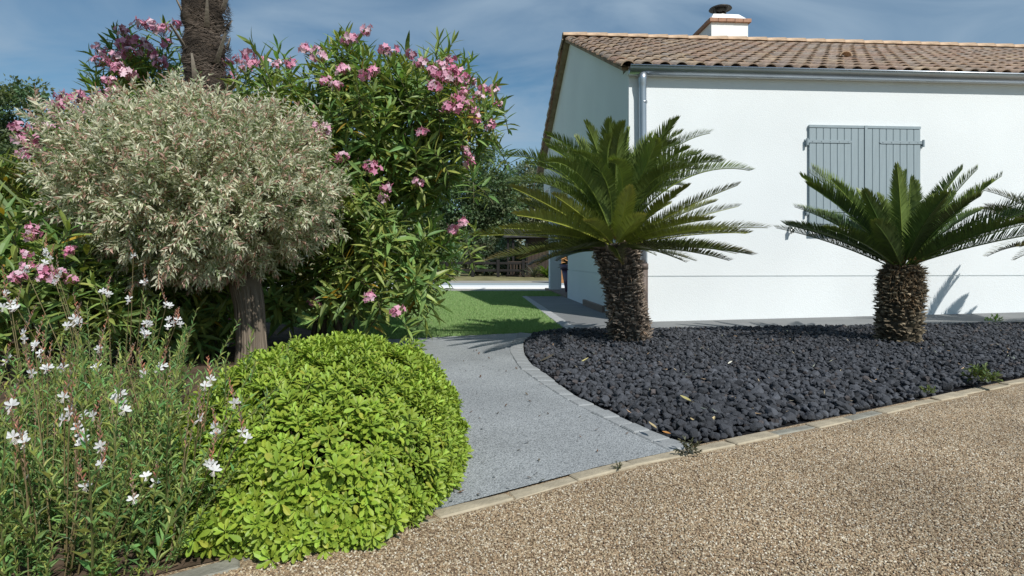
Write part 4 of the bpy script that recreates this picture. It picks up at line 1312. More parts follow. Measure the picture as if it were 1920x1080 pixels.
# ------------------------------------------------------------------ oleanders
def olea_shoot(seed, green, yellow=0.028):
    r = np.random.default_rng(seed)
    g = Geo()
    L = r.uniform(0.24, 0.36); nw = int(r.integers(6, 9))
    bendx = r.normal(0, 0.05)
    pts = np.array([[bendx*(t**2), 0.03*math.sin(3*t), L*t] for t in np.linspace(0, 1, 6)])
    g.tube(pts, np.linspace(0.005, 0.0025, 6), 5, (0.13, 0.13, 0.06), cap=False)
    for w in range(nw):
        t = (w+1)/nw
        c0 = np.array([bendx*t*t, 0.03*math.sin(3*t), L*t])
        for k in range(3):
            az = w*1.05 + k*2.094 + r.normal(0, 0.15)
            el = -0.45 + 1.5*t**1.3 + r.normal(0, 0.18)
            d = np.array([[math.cos(az)*math.cos(el), math.sin(az)*math.cos(el), math.sin(el)]])
            ln = r.uniform(0.115, 0.185)*(1.0 if t < 0.85 else 0.8)
            c = hsv_jit(green, 1, 0.25, 0.12)
            u = r.random()
            if u < yellow*(1.6-1.4*t): c = np.array([[0.38, 0.25, 0.03]])*r.uniform(0.7, 1.2)
            elif u < yellow*3: c = hsv_jit((0.16, 0.20, 0.035), 1)
            g.scatter(T_OLEA[int(r.integers(0, 3))], frames(d, None, r.normal(0, 0.35, 1))*np.array([ln, ln, ln])[None, None, :], c0[None], c)
    return g.arrays()

def flower_cluster_variant(seed, pinks):
    r = np.random.default_rng(seed)
    g = Geo()
    pet = mini(0.42, -0.2, 0.35)
    nfl = int(r.integers(9, 14))
    for f in range(nfl):
        d = r.normal(size=3); d[2] = abs(d[2])*0.9 + 0.15; d /= np.linalg.norm(d)
        p = d*np.array([0.052, 0.052, 0.062])*r.uniform(0.65, 1.1) + np.array([0, 0, 0.03])
        ax = nrm(d + r.normal(0, 0.3, 3))
        u = nrm(np.cross(ax, [0.3, 0.5, 0.8])); w = np.cross(ax, u)
        col = np.array(pinks[int(r.integers(0, len(pinks)))])*r.uniform(0.85, 1.1)
        op = r.uniform(0.25, 0.7)
        ds = []
        for k in range(5):
            a = k*1.2566 + r.normal(0, 0.1)
            ds.append(nrm((u*math.cos(a)+w*math.sin(a)) + ax*op))
        ds = np.array(ds)
        g.scatter(pet, frames(ds, np.tile(ax, (5, 1)))*r.uniform(0.02, 0.027), np.tile(p, (5, 1)), np.tile(col, (5, 1)))
        g.tube([p*0.2, p], [0.0015, 0.0018], 4, (0.30, 0.14, 0.12), cap=False)
    for f in range(5):                                   # buds
        d = r.normal(size=3); d[2] = abs(d[2])+0.5; d /= np.linalg.norm(d)
        p = d*r.uniform(0.045, 0.068) + np.array([0, 0, 0.03])
        g.tube([p*0.3, p, p+d*0.012], [0.0009, 0.0028, 0.0008], 5, (0.56, 0.20, 0.27), cap=False)
    return g.arrays()
PINKS = [(0.70, 0.29, 0.43), (0.78, 0.44, 0.56), (0.62, 0.20, 0.33), (0.85, 0.62, 0.70), (0.74, 0.36, 0.49)]
CLUST = [flower_cluster_variant(200+i, PINKS) for i in range(6)]
CLUST_ME = [mesh_np('flower_cluster', v[0], [v[1], v[2]], v[3], L_PETAL) for v in CLUST]
OG1, OG2 = (0.250, 0.325, 0.085), (0.190, 0.270, 0.075)
SHOOTS = [olea_shoot(300+i, OG1 if i % 2 else OG2) for i in range(9)]
SHOOT_ME = [mesh_np('leafy_shoot', v[0], [v[1], v[2]], v[3], L_OLEA) for v in SHOOTS]

def oleander(base, lobes, nshoot, clusters, label, group, nstem=9, seed=1, cs=1.0):
    base = Vector(base)
    root = thing('oleander', label, 'oleander', base, 0, group)
    r = np.random.default_rng(seed)
    lob = [(np.array(c)-np.array(base), np.array(rad)) for c, rad in lobes]
    w = np.array([rad[0]*rad[2]+rad[0]*rad[1] for _, rad in lob]); w /= w.sum()
    pos, dirs = [], []
    while len(pos) < nshoot:
        i = r.choice(len(lob), p=w); c, rad = lob[i]
        d = r.normal(size=3); d /= np.linalg.norm(d)
        if d[2] < -0.75: continue
        lump = 1 + 0.16*mnoise.noise(Vector(d*2.3)+Vector((i*9.1, seed, 0)))
        k = lump*(r.uniform(0.80, 1.0) if r.random() < 0.74 else r.uniform(0.45, 0.8))
        p = c + d*rad*k
        if any((((p-c2)/rad2)**2).sum() < 0.42 for j, (c2, rad2) in enumerate(lob) if j != i): continue
        if p[2] < 0.1: continue
        n3 = nrm(d/rad)
        dr = nrm(n3*0.75 + np.array([0, 0, 0.85]) + r.normal(0, 0.28, 3))
        pos.append(p - dr*0.24); dirs.append(dr)
    pos, dirs = np.array(pos), np.array(dirs)
    N = len(pos)
    a = r.random(N)*6.28
    ref = np.stack([np.cos(a), np.sin(a), np.zeros(N)], 1)
    x = nrm(np.cross(ref, dirs)); M = np.stack([x, np.cross(dirs, x), dirs], 2)
    sc = r.uniform(0.88, 1.25, N)
    order = np.argsort(pos[:, 1])
    ns = min(260, N)
    for k, i in enumerate(order[:ns]):
        link_m('leafy_shoot', SHOOT_ME[k % 9], m4(M[i], pos[i], sc[i]), root)
    rest = order[ns:]
    if len(rest):
        g = Geo(); vi = r.integers(0, 9, len(rest))
        for k in range(9):
            s_ = rest[vi == k]
            g.scatter(SHOOTS[k], M[s_]*sc[s_][:, None, None], pos[s_], np.tile(r.uniform(0.8, 1.2, len(s_))[:, None], (1, 3)))
        tag(link('leafy_shoot', g.mesh('foliage', L_OLEA), root), kind='stuff')
    for i in range(nstem):
        c, rad = lob[i % len(lob)]
        t = c + r.normal(0, 0.35, 3)*rad
        b = np.array([r.uniform(-0.16, 0.16), r.uniform(-0.16, 0.16), -0.02])
        mid = b*0.5 + t*0.5 + np.array([0, 0, 0.12]) - np.array([t[0], t[1], 0])*0.14
        g = Geo(); g.tube([b, b*0.75+mid*0.25+np.array([0, 0, 0.05]), mid, t], [0.022, 0.019, 0.015, 0.006], 7, (0.16, 0.13, 0.09))
        link('stem', g.mesh('stem', M_BARK, True), root)
    # flower clusters where the photograph shows them, on the shrub's surface
    rc = random.Random(seed)
    for (px, py) in clusters:
        dirv = np.array([(px-CX)/F_PX, 1.0, (HY-py)/F_PX])
        o = np.array([0, 0, CAM_H]) - np.array(base)
        best = None
        for c, rad in lob:
            oo, dd = (o-c)/rad, dirv/rad
            A, B, Cc = dd@dd, 2*oo@dd, oo@oo-1
            disc = B*B-4*A*Cc
            t = (-B-math.sqrt(disc))/(2*A) if disc > 0 else None
            if t is not None: best = t if best is None else min(best, t)
        if best is None:
            best = min((-((o-c)/rad)@(dirv/rad)/((dirv/rad)@(dirv/rad)) for c, rad in lob), key=lambda q: min(np.linalg.norm((o+dirv*q-c)/rad) for c, rad in lob))
        p = o + dirv*(best-0.20)
        ax = Vector((rc.uniform(-0.5, 0.5), rc.uniform(-0.7, 0.1), 0.8)).normalized()
        q = ax.to_track_quat('Z', 'Y').to_matrix() @ Matrix.Rotation(rc.uniform(0, 6.28), 3, 'Z')
        pv = Vector(p) - ax*0.05
        link_m('flower_cluster', CLUST_ME[rc.randrange(6)], m4(np.array(q), pv, rc.uniform(0.9, 1.3)*cs), root)
        # the spray the cluster stands on
        i = rc.randrange(9)
        if rc.random() < 0.7: link_m('leafy_shoot', SHOOT_ME[i], m4(np.array(q), pv-ax*0.30, 0.85), root)
    return root

oleander((-1.55, 5.0, 0), [((-1.28, 4.85, 1.58), (0.88, 0.8, 0.80)), ((-0.70, 4.75, 1.70), (0.56, 0.6, 0.60)), ((-1.02, 4.55, 0.62), (0.56, 0.5, 0.52)), ((-2.15, 5.15, 1.62), (0.70, 0.6, 0.62)), ((-1.75, 4.85, 0.7), (0.6, 0.5, 0.6)), ((-1.2, 4.95, 2.08), (0.42, 0.4, 0.28))],
    620, [(688,58),(580,95),(650,78),(720,92),(770,102),(600,108),(640,130),(700,135),(830,122),(845,112),(870,142),(885,155),(880,190),(890,208),(868,172),(825,142),(852,152),(815,162),(925,170),(935,195),(920,235),(878,290),(880,306),(874,280),(840,200),(790,245),(783,340),(695,312),(640,295),(725,350),(560,225),(585,232),(605,242),(495,110),(460,130),(430,140),(420,118),(465,105),(690,553),(745,585),(720,372),(590,565),(866,415),(850,432),(682,142),(612,150),(430,560),(420,602),(426,636),(860,185),(895,180),(520,118),(545,120),(570,88),(595,92),(660,72),(735,98),(790,118),(810,135),(905,165),(862,140),(848,130),(836,145),(630,160),(700,312),(610,250),(475,118),(445,112),(860,205),(890,222)],
    'largest pink flowering oleander, right of the palm trunk and reaching over the lawn', 'pink flowering oleanders', 14, 21, 0.86)
oleander((-3.45, 5.4, 0), [((-3.32, 5.4, 2.0), (0.46, 0.5, 0.66)), ((-3.62, 4.9, 1.18), (0.50, 0.5, 0.44)), ((-3.0, 5.4, 1.6), (0.5, 0.5, 0.6)), ((-3.5, 5.1, 0.7), (0.8, 0.6, 0.6))],
    420, [(185,92),(190,120),(215,112),(250,80),(270,82),(260,48),(285,52),(305,60),(240,102),(295,112),(302,122),(330,48),(225,130),(205,152),(240,142),(370,158),(120,185),(105,215),(112,200),(160,190),(145,215),(200,195),(60,280),(35,242),(75,260),(55,288),(85,240),(48,292),(175,215),(130,240),(100,200),(130,195),(150,185),(210,165),(195,180),(230,60),(275,100),(312,85),(232,85),(70,235),(40,260)],
    'tall oleander with pink flowers left of the palm trunk, behind the variegated willow', 'pink flowering oleanders', 10, 22, 1.1)
oleander((-2.75, 3.35, 0), [((-2.7, 3.3, 0.50), (0.50, 0.42, 0.44)), ((-2.3, 3.95, 0.34), (0.45, 0.35, 0.34))],
    150, [(55,470),(45,492),(35,512),(80,510),(110,505),(96,516),(130,520),(125,466),(60,420),(58,436),(30,516),(85,500)],
    'small low oleander with pink flowers at the left edge, under the willow crown', 'pink flowering oleanders', 6, 23, 0.62)

# ------------------------------------------------------------------ variegated willow on a stem
def willow():
    base = G(474, 682) ; base.z = 0
    root = thing('willow', 'variegated cream and green willow with a ball crown on a single bare trunk', 'tree', base)
    c = np.array([-1.895, 3.60, 1.095]) - np.array(base)
    rad = np.array([0.85, 0.78, 0.575])
    g = Geo()
    pts = [(0, 0, -0.03), (0.0, 0, 0.06), (-0.01, 0, 0.2), (-0.02, 0, 0.36), (-0.04, 0.0, 0.5), (-0.07, 0, 0.62)]
    g.tube(pts, [0.10, 0.086, 0.081, 0.083, 0.09, 0.07], 22, (0.155, 0.125, 0.095))
    V, T, Q, cc = g.arrays()
    for i in range(len(V)):
        a = math.atan2(V[i][1], V[i][0])
        V[i][:2] *= 1 + 0.05*mnoise.noise(Vector((math.cos(a)*3, math.sin(a)*3, V[i][2]*1.5))) + 0.05*math.sin(a*7+V[i][2]*3)
    link('trunk', mesh_np('trunk', V, [T, Q], cc, M_BARK, True), root)
    # ridges of bark
    g = Geo()
    for k in range(34):
        a = k*6.283/34 + random.uniform(-0.05, 0.05)
        pp = []
        for z in np.linspace(0.0, 0.56, 7):
            rr_ = np.interp(z, [0, 0.06, 0.2, 0.36, 0.5, 0.62], [0.10, 0.086, 0.081, 0.083, 0.09, 0.07])
            aa = a + 0.12*math.sin(z*9+k)
            pp.append((np.interp(z, [0, 0.36, 0.62], [0, -0.02, -0.07]) + rr_*math.cos(aa), rr_*math.sin(aa), z))
        g.tube(pp, [0.007+0.003*random.random() for _ in pp], 5, np.array((0.17, 0.138, 0.105))*random.uniform(0.7, 1.25), cap=False)
    link('bark_ridges', g.mesh('bark_ridges', M_BARK, True), root)
    for k in range(16):
        a = k*2.4; d = np.array([math.cos(a)*random.uniform(0.4, 1), math.sin(a)*random.uniform(0.4, 1), random.uniform(0.1, 0.9)])
        t = c + d*rad*0.8
        b = np.array([-0.06, 0, 0.56])
        g = Geo(); g.tube([b, b*0.6+t*0.4+np.array([0, 0, 0.12]), t], [0.028, 0.016, 0.005], 6, (0.13, 0.10, 0.075))
        link('limb', g.mesh('limb', M_BARK, True), root)
    # shoots
    N = 2900
    d = rand_dirs(N)
    lump = np.array([1 + 0.17*mnoise.noise(Vector(q*2.2)+Vector((4, 8, 1))) + 0.15*mnoise.noise(Vector(q*5.5)) for q in d])
    rfac = lump*np.where(rng.random(N) < 0.72, rng.uniform(0.78, 1.0, N), rng.uniform(0.35, 0.8, N))
    p0 = c + d*rad*rfac[:, None]
    p0[:, 2] = np.maximum(p0[:, 2], 0.40 + 0.1*rng.random(N))
    topw = np.clip(d[:, 2], 0, 1)
    dr = nrm(d*0.8 + np.array([0, 0, 0.55]) + rng.normal(0, 0.42, (N, 3)))
    low = d[:, 2] < -0.2
    dr[low] = nrm(d[low]*0.9 + np.array([0, 0, -0.05]) + rng.normal(0, 0.4, (low.sum(), 3)))
    L = rng.uniform(0.08, 0.17, N) + 0.09*topw*rng.random(N) + 0.14*(rng.random(N) < 0.10)*(0.3+topw)
    start = p0 - dr*(L*0.6)[:, None]
    K = 11
    LM, LT, LC = [], [], []
    sticks = Geo()
    u = nrm(np.cross(dr, rng.normal(size=(N, 3)))); w = np.cross(dr, u)
    cream = np.array([0.79, 0.765, 0.61]); pale = np.array([0.52, 0.55, 0.395]); green = np.array([0.225, 0.29, 0.135]); pink = np.array([0.60, 0.39, 0.33])
    shoot_cream = np.clip(0.42 + 0.25*rng.normal(size=N) + 0.18*topw, 0, 1)
    for k in range(K):
        t = (k+0.6)/K
        cen = start + dr*(L*t)[:, None]
        for sgn in (1, -1):
            a = k*1.1
            side = (u*math.cos(a)+w*math.sin(a))*sgn
            dd = nrm(side*0.9 + dr*(0.55+0.5*t) + rng.normal(0, 0.22, (N, 3)))
            ln = rng.uniform(0.030, 0.055, N)*(1-0.45*max(0, t-0.6))
            LM.append(frames(dd, None, rng.normal(0, 0.7, N))*ln[:, None, None]); LT.append(cen)
            q = rng.random(N)
            cl = np.where((q < shoot_cream*(0.45+0.7*t))[:, None], cream, np.where((q < 0.80)[:, None], pale, green))
            pk = (rng.random(N) < 0.22*t)
            cl = np.where(pk[:, None], pink, cl)*rng.uniform(0.75, 1.15, N)[:, None]
            LC.append(cl)
    g = Geo()
    g.scatter(T_WILLOW, np.concatenate(LM), np.concatenate(LT), np.concatenate(LC))
    tag(link('crown', g.mesh('crown', L_WILLOW), root), kind='stuff')
    # fine red-brown twigs
    tw = Geo()
    tm = Geo(); tm.add([(-0.0018, 0, 0), (0.0018, 0, 0), (0.001, 1, 0), (-0.001, 1, 0)], (), [(0, 1, 2, 3)]); tm = tm.arrays()
    sel = rng.random(N) < 0.8
    n = sel.sum()
    Mx = frames(dr[sel], rng.normal(size=(n, 3)))
    Mx[:, :, 1] *= (L[sel]*1.15)[:, None]
    tw.scatter(tm, Mx, start[sel], hsv_jit((0.26, 0.13, 0.085), n, 0.3))
    tag(link('twig', tw.mesh('twig', M_STEM), root), kind='stuff')
willow()

# ------------------------------------------------------------------ fan palm (trunk in view, head above the picture)
def fan_palm():
    base = Vector((-2.42, 4.62, 0))
    root = thing('fan_palm', 'tall fan palm with a thick brown fibrous trunk rising behind the willow', 'palm', base)
    top = np.array([0.02, 0, 3.5])
    g = Geo()
    n = 90
    t = np.linspace(0, 1, n)
    cen = np.outer(t, top) + np.stack([0.03*np.sin(t*6), np.zeros(n), np.zeros(n)], 1)
    rad = 0.135 + 0.03*np.exp(-t*9) + 0.012*np.sin(t*70) + 0.008*np.sin(t*131+1) + 0.012*t
    g.tube(cen, rad, 28, (0.06, 0.047, 0.037))
    V, T, Q, cc = g.arrays()
    for i in range(len(V)):
        k = mnoise.noise(Vector((V[i][0]*9, V[i][1]*9, V[i][2]*14)))
        ax = np.array([np.interp(V[i][2], cen[:, 2], cen[:, 0]), 0, V[i][2]])
        V[i] = ax + (V[i]-ax)*(1+0.12*k)
        cc[i] *= 0.8+0.7*(k+0.5)
    link('trunk', mesh_np('trunk', V, [T, Q], cc, M_FIBRE, True), root)
    # matted fibres wrapped round the trunk
    n = 14000
    tt = rng.random(n); az = rng.random(n)*6.28
    z = tt*3.5
    rr_ = 0.142 + 0.012*np.sin(tt*70) + 0.014*rng.random(n) + 0.008*tt
    out = np.stack([np.cos(az), np.sin(az), np.zeros(n)], 1)
    tang = np.stack([-np.sin(az), np.cos(az), np.zeros(n)], 1)
    slope = 0.55*np.sin(z*11 + az*1.0) + rng.normal(0, 0.25, n)
    d = nrm(tang*np.sign(rng.normal(size=n))[:, None] + np.array([0, 0, 1.0])*slope[:, None] + out*rng.uniform(0.02, 0.42, n)[:, None]*(rng.random(n) < 0.4)[:, None])
    tm = Geo(); tm.add([(-1, 0, 0), (1, 0, 0), (0.3, 1, 0)], [(0, 1, 2)])
    M = frames(d, out)*np.stack([np.full(n, 0.0028), rng.uniform(0.04, 0.11, n), np.ones(n)], 1)[:, None, :]
    col = np.array([0.105, 0.082, 0.066])*rng.uniform(0.35, 1.6, n)[:, None]*(0.72+0.45*np.sin(z*21+az*1.3))[:, None]
    g = Geo(); g.scatter(tm.arrays(), M, np.stack([0.02*tt, np.zeros(n), z], 1)+out*rr_[:, None], col)
    tag(link('fibre', g.mesh('fibre', M_TRUNKSCALE), root), kind='stuff')
    # old leaf stubs
    for k in range(64):
        z = 0.15 + k*0.052; az = k*2.39996 + random.uniform(-0.2, 0.2)
        o = np.array([math.cos(az), math.sin(az), 0]); b = o*0.142 + np.array([0.02*z/3.5, 0, z])
        L = random.uniform(0.08, 0.22); lean = random.uniform(0.22, 0.75)
        tip = b + (o*lean + np.array([0, 0, 1]))*L
        g = Geo()
        sd = np.array([-o[1], o[0], 0])
        w0, w1, th = random.uniform(0.018, 0.03), random.uniform(0.006, 0.012), 0.007
        V = [b-sd*w0, b+sd*w0, b+sd*w0+o*th*2, b-sd*w0+o*th*2, tip-sd*w1, tip+sd*w1, tip+sd*w1+o*th, tip-sd*w1+o*th]
        cc = np.array([(0.10, 0.08, 0.06)]*4+[(0.30, 0.26, 0.215)]*4)*random.uniform(0.7, 1.2)
        g.add(V, (), [(0, 3, 2, 1), (4, 5, 6, 7), (0, 1, 5, 4), (1, 2, 6, 5), (2, 3, 7, 6), (3, 0, 4, 7)], cc)
        link('leaf_stub', g.mesh('leaf_stub', M_TRUNKSCALE), root)
    # root flare
    g = Geo()
    for k in range(40):
        a = k*0.157+random.uniform(-0.1, 0.1)
        g.tube([(0.13*math.cos(a), 0.13*math.sin(a), random.uniform(0.1, 0.3)), (0.19*math.cos(a), 0.19*math.sin(a), 0.08), (0.24*math.cos(a), 0.24*math.sin(a), -0.02)], [0.008, 0.012, 0.008], 5, (0.13, 0.11, 0.09))
    link('root_flare', g.mesh('root_flare', M_TRUNKSCALE), root)
    # head of fans
    for k in range(16):
        az = k*2.4; el = random.uniform(0.0, 1.1)
        o = np.array([math.cos(az)*math.cos(el), math.sin(az)*math.cos(el), math.sin(el)])
        L = random.uniform(0.5, 0.7)
        g = Geo()
        s0 = top + np.array([0, 0, -0.05]); hub = s0 + o*L + np.array([0, 0, 0.05])
        g.tube([s0, s0+o*L*0.5+np.array([0, 0, 0.05]), hub], [0.012, 0.009, 0.007], 5, (0.07, 0.11, 0.03))
        fd = nrm(o+np.array([0, 0, -0.35])); sd = nrm(np.cross(fd, [0, 0, 1.0])); up = np.cross(sd, fd)
        ang = np.linspace(-1.9, 1.9, 30)
        dd = np.array([nrm(fd*math.cos(a_)+sd*math.sin(a_)+up*0.15) for a_ in ang])
        g.scatter(lance(0.035, 0.5, 0.25), frames(dd, np.tile(up, (30, 1)))*0.5, np.tile(hub, (30, 1)), hsv_jit((0.055, 0.10, 0.028), 30))
        link('fan_leaf', g.mesh('fan_leaf', L_OLEA), root)
fan_palm()

# ------------------------------------------------------------------ gaura at the lower left
def gaura_stem(seed, L, dense):
    r = np.random.default_rng(seed); g = Geo()
    bx, by = r.normal(0, 0.05, 2)
    K = 8
    ts = np.linspace(0, 1, K)
    pts = np.stack([bx*ts**2, by*ts**2, L*ts], 1)
    g.tube(pts, np.linspace(0.0021, 0.0009, K), 4, (0.20, 0.20, 0.08), cap=False)
    n = dense
    t = np.linspace(0.04, 0.98, n)
    cen = np.stack([bx*t**2, by*t**2, L*t], 1)
    az = np.arange(n)*2.4 + r.normal(0, 0.2, n)
    el = r.normal(1.05, 0.24, n)
    d = np.stack([np.cos(az)*np.cos(el), np.sin(az)*np.cos(el), np.sin(el)], 1)
    ln = r.uniform(0.024, 0.044, n)*(1.2-0.6*t)
    g.scatter(T_GAURA if seed % 3 else mini(0.13, 0.4, 0.25), frames(d, None, r.normal(0, 0.3, n))*ln[:, None, None], cen, hsv_jit((0.235, 0.325, 0.095), n, 0.35, 0.18))
    return g.arrays()
GST = [gaura_stem(400+i, 0.29+0.035*(i % 4), 48) for i in range(8)]
GST_ME = [mesh_np('leafy_stem', v[0], [v[1], v[2]], v[3], L_GAURA) for v in GST]
def gaura_flower(seed):
    r = np.random.default_rng(seed); g = Geo()
    for k, a in enumerate((0.5, 1.25, 1.9, 2.65)):
        d = np.array([[math.cos(a+r.normal(0, 0.12)), r.normal(-0.12, 0.15), math.sin(a)*0.8]])
        g.scatter(lance(0.21, 0.2, 0.15, ((0, 0.12), (0.35, 0.7), (0.65, 1.0), (0.88, 0.65))), frames(d, np.array([[0, -1.0, 0.2]]))*0.0165, np.zeros((1, 3)), np.array([[0.80, 0.80, 0.80]])*(1 if k % 3 else 0.95))
    for k in range(7):                                     # stamens hang below
        a = -1.57 + r.normal(0, 0.5)
        g.tube([(0, 0, 0), (math.cos(a)*0.012, -0.006, math.sin(a)*0.013)], [0.0004, 0.0005], 3, (0.75, 0.70, 0.66), cap=False)
    g.tube([(0, 0, 0), (0, 0.012, -0.004)], [0.0012, 0.001], 4, (0.50, 0.20, 0.18), cap=False)
    return g.arrays()
GFL = [gaura_flower(450+i) for i in range(4)]
GFL_ME = [mesh_np('flower', v[0], [v[1], v[2]], v[3], L_PETAL) for v in GFL]
T_BUD = Geo(); T_BUD.tube([(0, 0, 0), (0, 0.5, 0), (0, 1, 0)], [0.06, 0.14, 0.02], 5, (1, 1, 1), cap=False); T_BUD = T_BUD.arrays()
def gaura(base, rx, ry, nst, targets, label, seed, hs=1.0):
    base = Vector(base); r = random.Random(seed)
    root = thing('gaura', label, 'plant', base, 0, 'white flowering gaura plants')
    for i in range(nst):
        a = r.random()*6.28; q = math.sqrt(r.random())
        p = Vector((math.cos(a)*rx*q, math.sin(a)*ry*q, 0))
        lean = 0.42*q*r.uniform(0.5, 1.3)
        M = Matrix.Translation(p) @ Matrix.Rotation(lean, 4, Vector((-math.sin(a), math.cos(a), 0))) @ Matrix.Rotation(r.random()*6.28, 4, 'Z') @ Matrix.Scale(r.uniform(0.6, 1.2)*hs, 4)
        link_m('leafy_stem', GST_ME[r.randrange(8)], M, root)
    for i in range(30):
        a = i*0.2094 + r.uniform(-0.1, 0.1); q = r.uniform(0.7, 1.0)
        M = Matrix.Translation((math.cos(a)*rx*q, math.sin(a)*ry*q, 0)) @ Matrix.Rotation(r.uniform(0.7, 1.25), 4, Vector((-math.sin(a), math.cos(a), 0))) @ Matrix.Rotation(r.random()*6.28, 4, 'Z') @ Matrix.Scale(r.uniform(0.35, 0.6)*hs, 4)
        link_m('leafy_stem', GST_ME[r.randrange(8)], M, root)
    for (px, py, Y, nf) in targets:
        tp = P(px, py, Y*0.92) - base
        a = r.random()*6.28
        root_p = Vector((max(-rx, min(rx, tp.x*0.55))*0.8, max(-ry, min(ry, tp.y*0.55)), 0))
        tipz = tp + Vector((r.uniform(-0.02, 0.02), r.uniform(-0.02, 0.02), r.uniform(0.04, 0.085)))
        mid = root_p*0.55 + tp*0.45 + Vector((0, 0, 0.10*(tp.z)))
        g = Geo()
        g.tube([root_p, mid, tp, tipz], [0.0019, 0.0016, 0.0011, 0.0006], 5, (0.24, 0.19, 0.09), cap=False)
        # buds along the tip, small leaves lower down
        nb = 14
        t = np.linspace(0.05, 1, nb)[:, None]
        cen = np.array(tp)[None]*(1-t) + np.array(tipz)[None]*t
        az = np.arange(nb)*2.4
        d = np.stack([np.cos(az)*0.5, np.sin(az)*0.5, np.ones(nb)*0.9], 1)
        g.scatter(T_BUD, frames(d)*np.linspace(0.014, 0.007, nb)[:, None, None], cen, hsv_jit((0.38, 0.20, 0.15), nb, 0.3, 0.2))
        nl = 16
        t = rng.random(nl)[:, None]
        cen = np.array(root_p)[None]*(1-t)+np.array(mid)[None]*t
        az = rng.random(nl)*6.28
        d = np.stack([np.cos(az), np.sin(az), np.full(nl, 0.9)], 1)
        g.scatter(T_GAURA, frames(d)*rng.uniform(0.02, 0.034, nl)[:, None, None], cen, hsv_jit((0.085, 0.145, 0.038), nl))
        st = link('flower_stem', g.mesh('flower_stem', L_GAURA), root)
        for k in range(nf):
            fp = tp + Vector((r.uniform(-0.016, 0.016), r.uniform(-0.014, 0.004), r.uniform(-0.02, 0.018)))*(0 if k == 0 else 1.0)
            q = Euler((r.uniform(-0.5, 0.3), r.uniform(-0.5, 0.5), r.uniform(-0.7, 0.7))).to_matrix()
            link_m('flower', GFL_ME[r.randrange(4)], m4(np.array(q), fp, r.uniform(0.74, 0.98)), st)
    # spent seed heads
    g = Geo()
    for i in range(int(nst*0.16)):
        a = r.random()*6.28; q = math.sqrt(r.random()); p = np.array([math.cos(a)*rx*q, math.sin(a)*ry*q, 0])
        h = r.uniform(0.26, 0.42)*hs
        tip = p + np.array([math.cos(a)*0.3*q*h+r.uniform(-0.05, 0.05), math.sin(a)*0.3*q*h, h])
        mid = p*0.5+tip*0.5+np.array([r.uniform(-0.015, 0.015), 0, 0.02])
        g.tube([p, mid, tip], [0.0012, 0.001, 0.0005], 4, (0.22, 0.17, 0.09), cap=False)
        nb = 12; t = np.linspace(0.35, 1, nb)[:, None]
        cen = mid[None]*(1-t)+tip[None]*t
        az = np.arange(nb)*2.4
        d = np.stack([np.cos(az)*0.5, np.sin(az)*0.5, np.ones(nb)], 1)
        g.scatter(T_BUD, frames(d)*np.linspace(0.013, 0.007, nb)[:, None, None], cen, hsv_jit((0.28, 0.18, 0.12), nb, 0.35, 0.2))
    link('seed_stems', g.mesh('seed_stems', M_STEM), root)
gaura((-0.98, 1.30, 0), 0.25, 0.20, 105, [(18,765,1.25,2),(40,822,1.22,3),(130,780,1.32,3),(148,802,1.32,2),(155,832,1.30,2),(187,842,1.3,2),(190,870,1.28,1),(160,912,1.25,1),(250,936,1.3,1),(290,905,1.32,2),(60,700,1.4,1),(120,745,1.35,1)],
      'nearest white gaura clump at the bottom left, against the kerb', 31, 1.0)
gaura((-0.84, 1.52, 0), 0.17, 0.20, 74, [(175,780,1.45,2),(225,738,1.5,3),(232,757,1.5,3),(238,682,1.6,1),(305,686,1.6,2),(393,870,1.36,3),(455,810,1.38,2),(408,812,1.38,3),(374,786,1.4,1),(440,756,1.42,1),(395,712,1.5,2),(270,700,1.6,1)],
      'white gaura clump leaning its flower stems over the lime green dome', 32, 1.0)
gaura((-1.36, 1.75, 0), 0.26, 0.26, 90, [(45,625,1.8,2),(90,690,1.7,3),(78,672,1.7,2),(118,690,1.7,2),(182,697,1.65,2),(10,680,1.7,2),(66,646,1.8,2),(20,570,1.85,3),(12,552,1.9,2),(140,598,1.8,3),(150,604,1.8,2),(185,655,1.75,1)],
      'white gaura clump at the left edge behind the nearest clump', 33, 1.05)
gaura((-1.58, 2.42, 0), 0.30, 0.22, 46, [(200,550,2.3,3),(268,618,2.25,4),(278,608,2.25,3),(312,572,2.35,2),(326,606,2.3,3),(333,600,2.3,2),(242,560,2.3,2),(270,530,2.4,2),(30,575,2.3,2),(85,470,2.5,3),(95,485,2.5,2),(50,510,2.45,3),(110,520,2.45,3),(250,480,2.5,1)],
      'farthest white gaura clump, its tall stems standing before the willow crown', 34, 1.1)

# ------------------------------------------------------------------ left edge: strap-leaved plant and bamboo-like shrub
def strap_plant():
    base = Vector((-3.88, 3.95, 0))
    root = thing('yucca', 'plant with long stiff sword leaves entering the photo at the left edge', 'plant', base)
    g = Geo(); g.tube([(0, 0, -0.03), (0.01, 0, 0.8), (0.05, 0, 1.40)], [0.08, 0.065, 0.06], 12, (0.12, 0.10, 0.07)); link('trunk', g.mesh('trunk', M_BARK, True), root)
    lf = lance(0.032, 0.5, 0.32, ((0, 0.8), (0.25, 1), (0.5, 0.95), (0.8, 0.6)))
    for k in range(44):
        az = k*2.4; el = random.uniform(-0.9, 0.05)
        d = np.array([[math.cos(az)*math.cos(el), math.sin(az)*math.cos(el), math.sin(el)]])
        g = Geo(); g.scatter(lf, frames(d)*random.uniform(0.7, 0.92), np.array([[0.05, 0, 1.40]]), hsv_jit((0.19, 0.23, 0.09), 1))
        link('sword_leaf', g.mesh('sword_leaf', L_OLEA), root)
strap_plant()
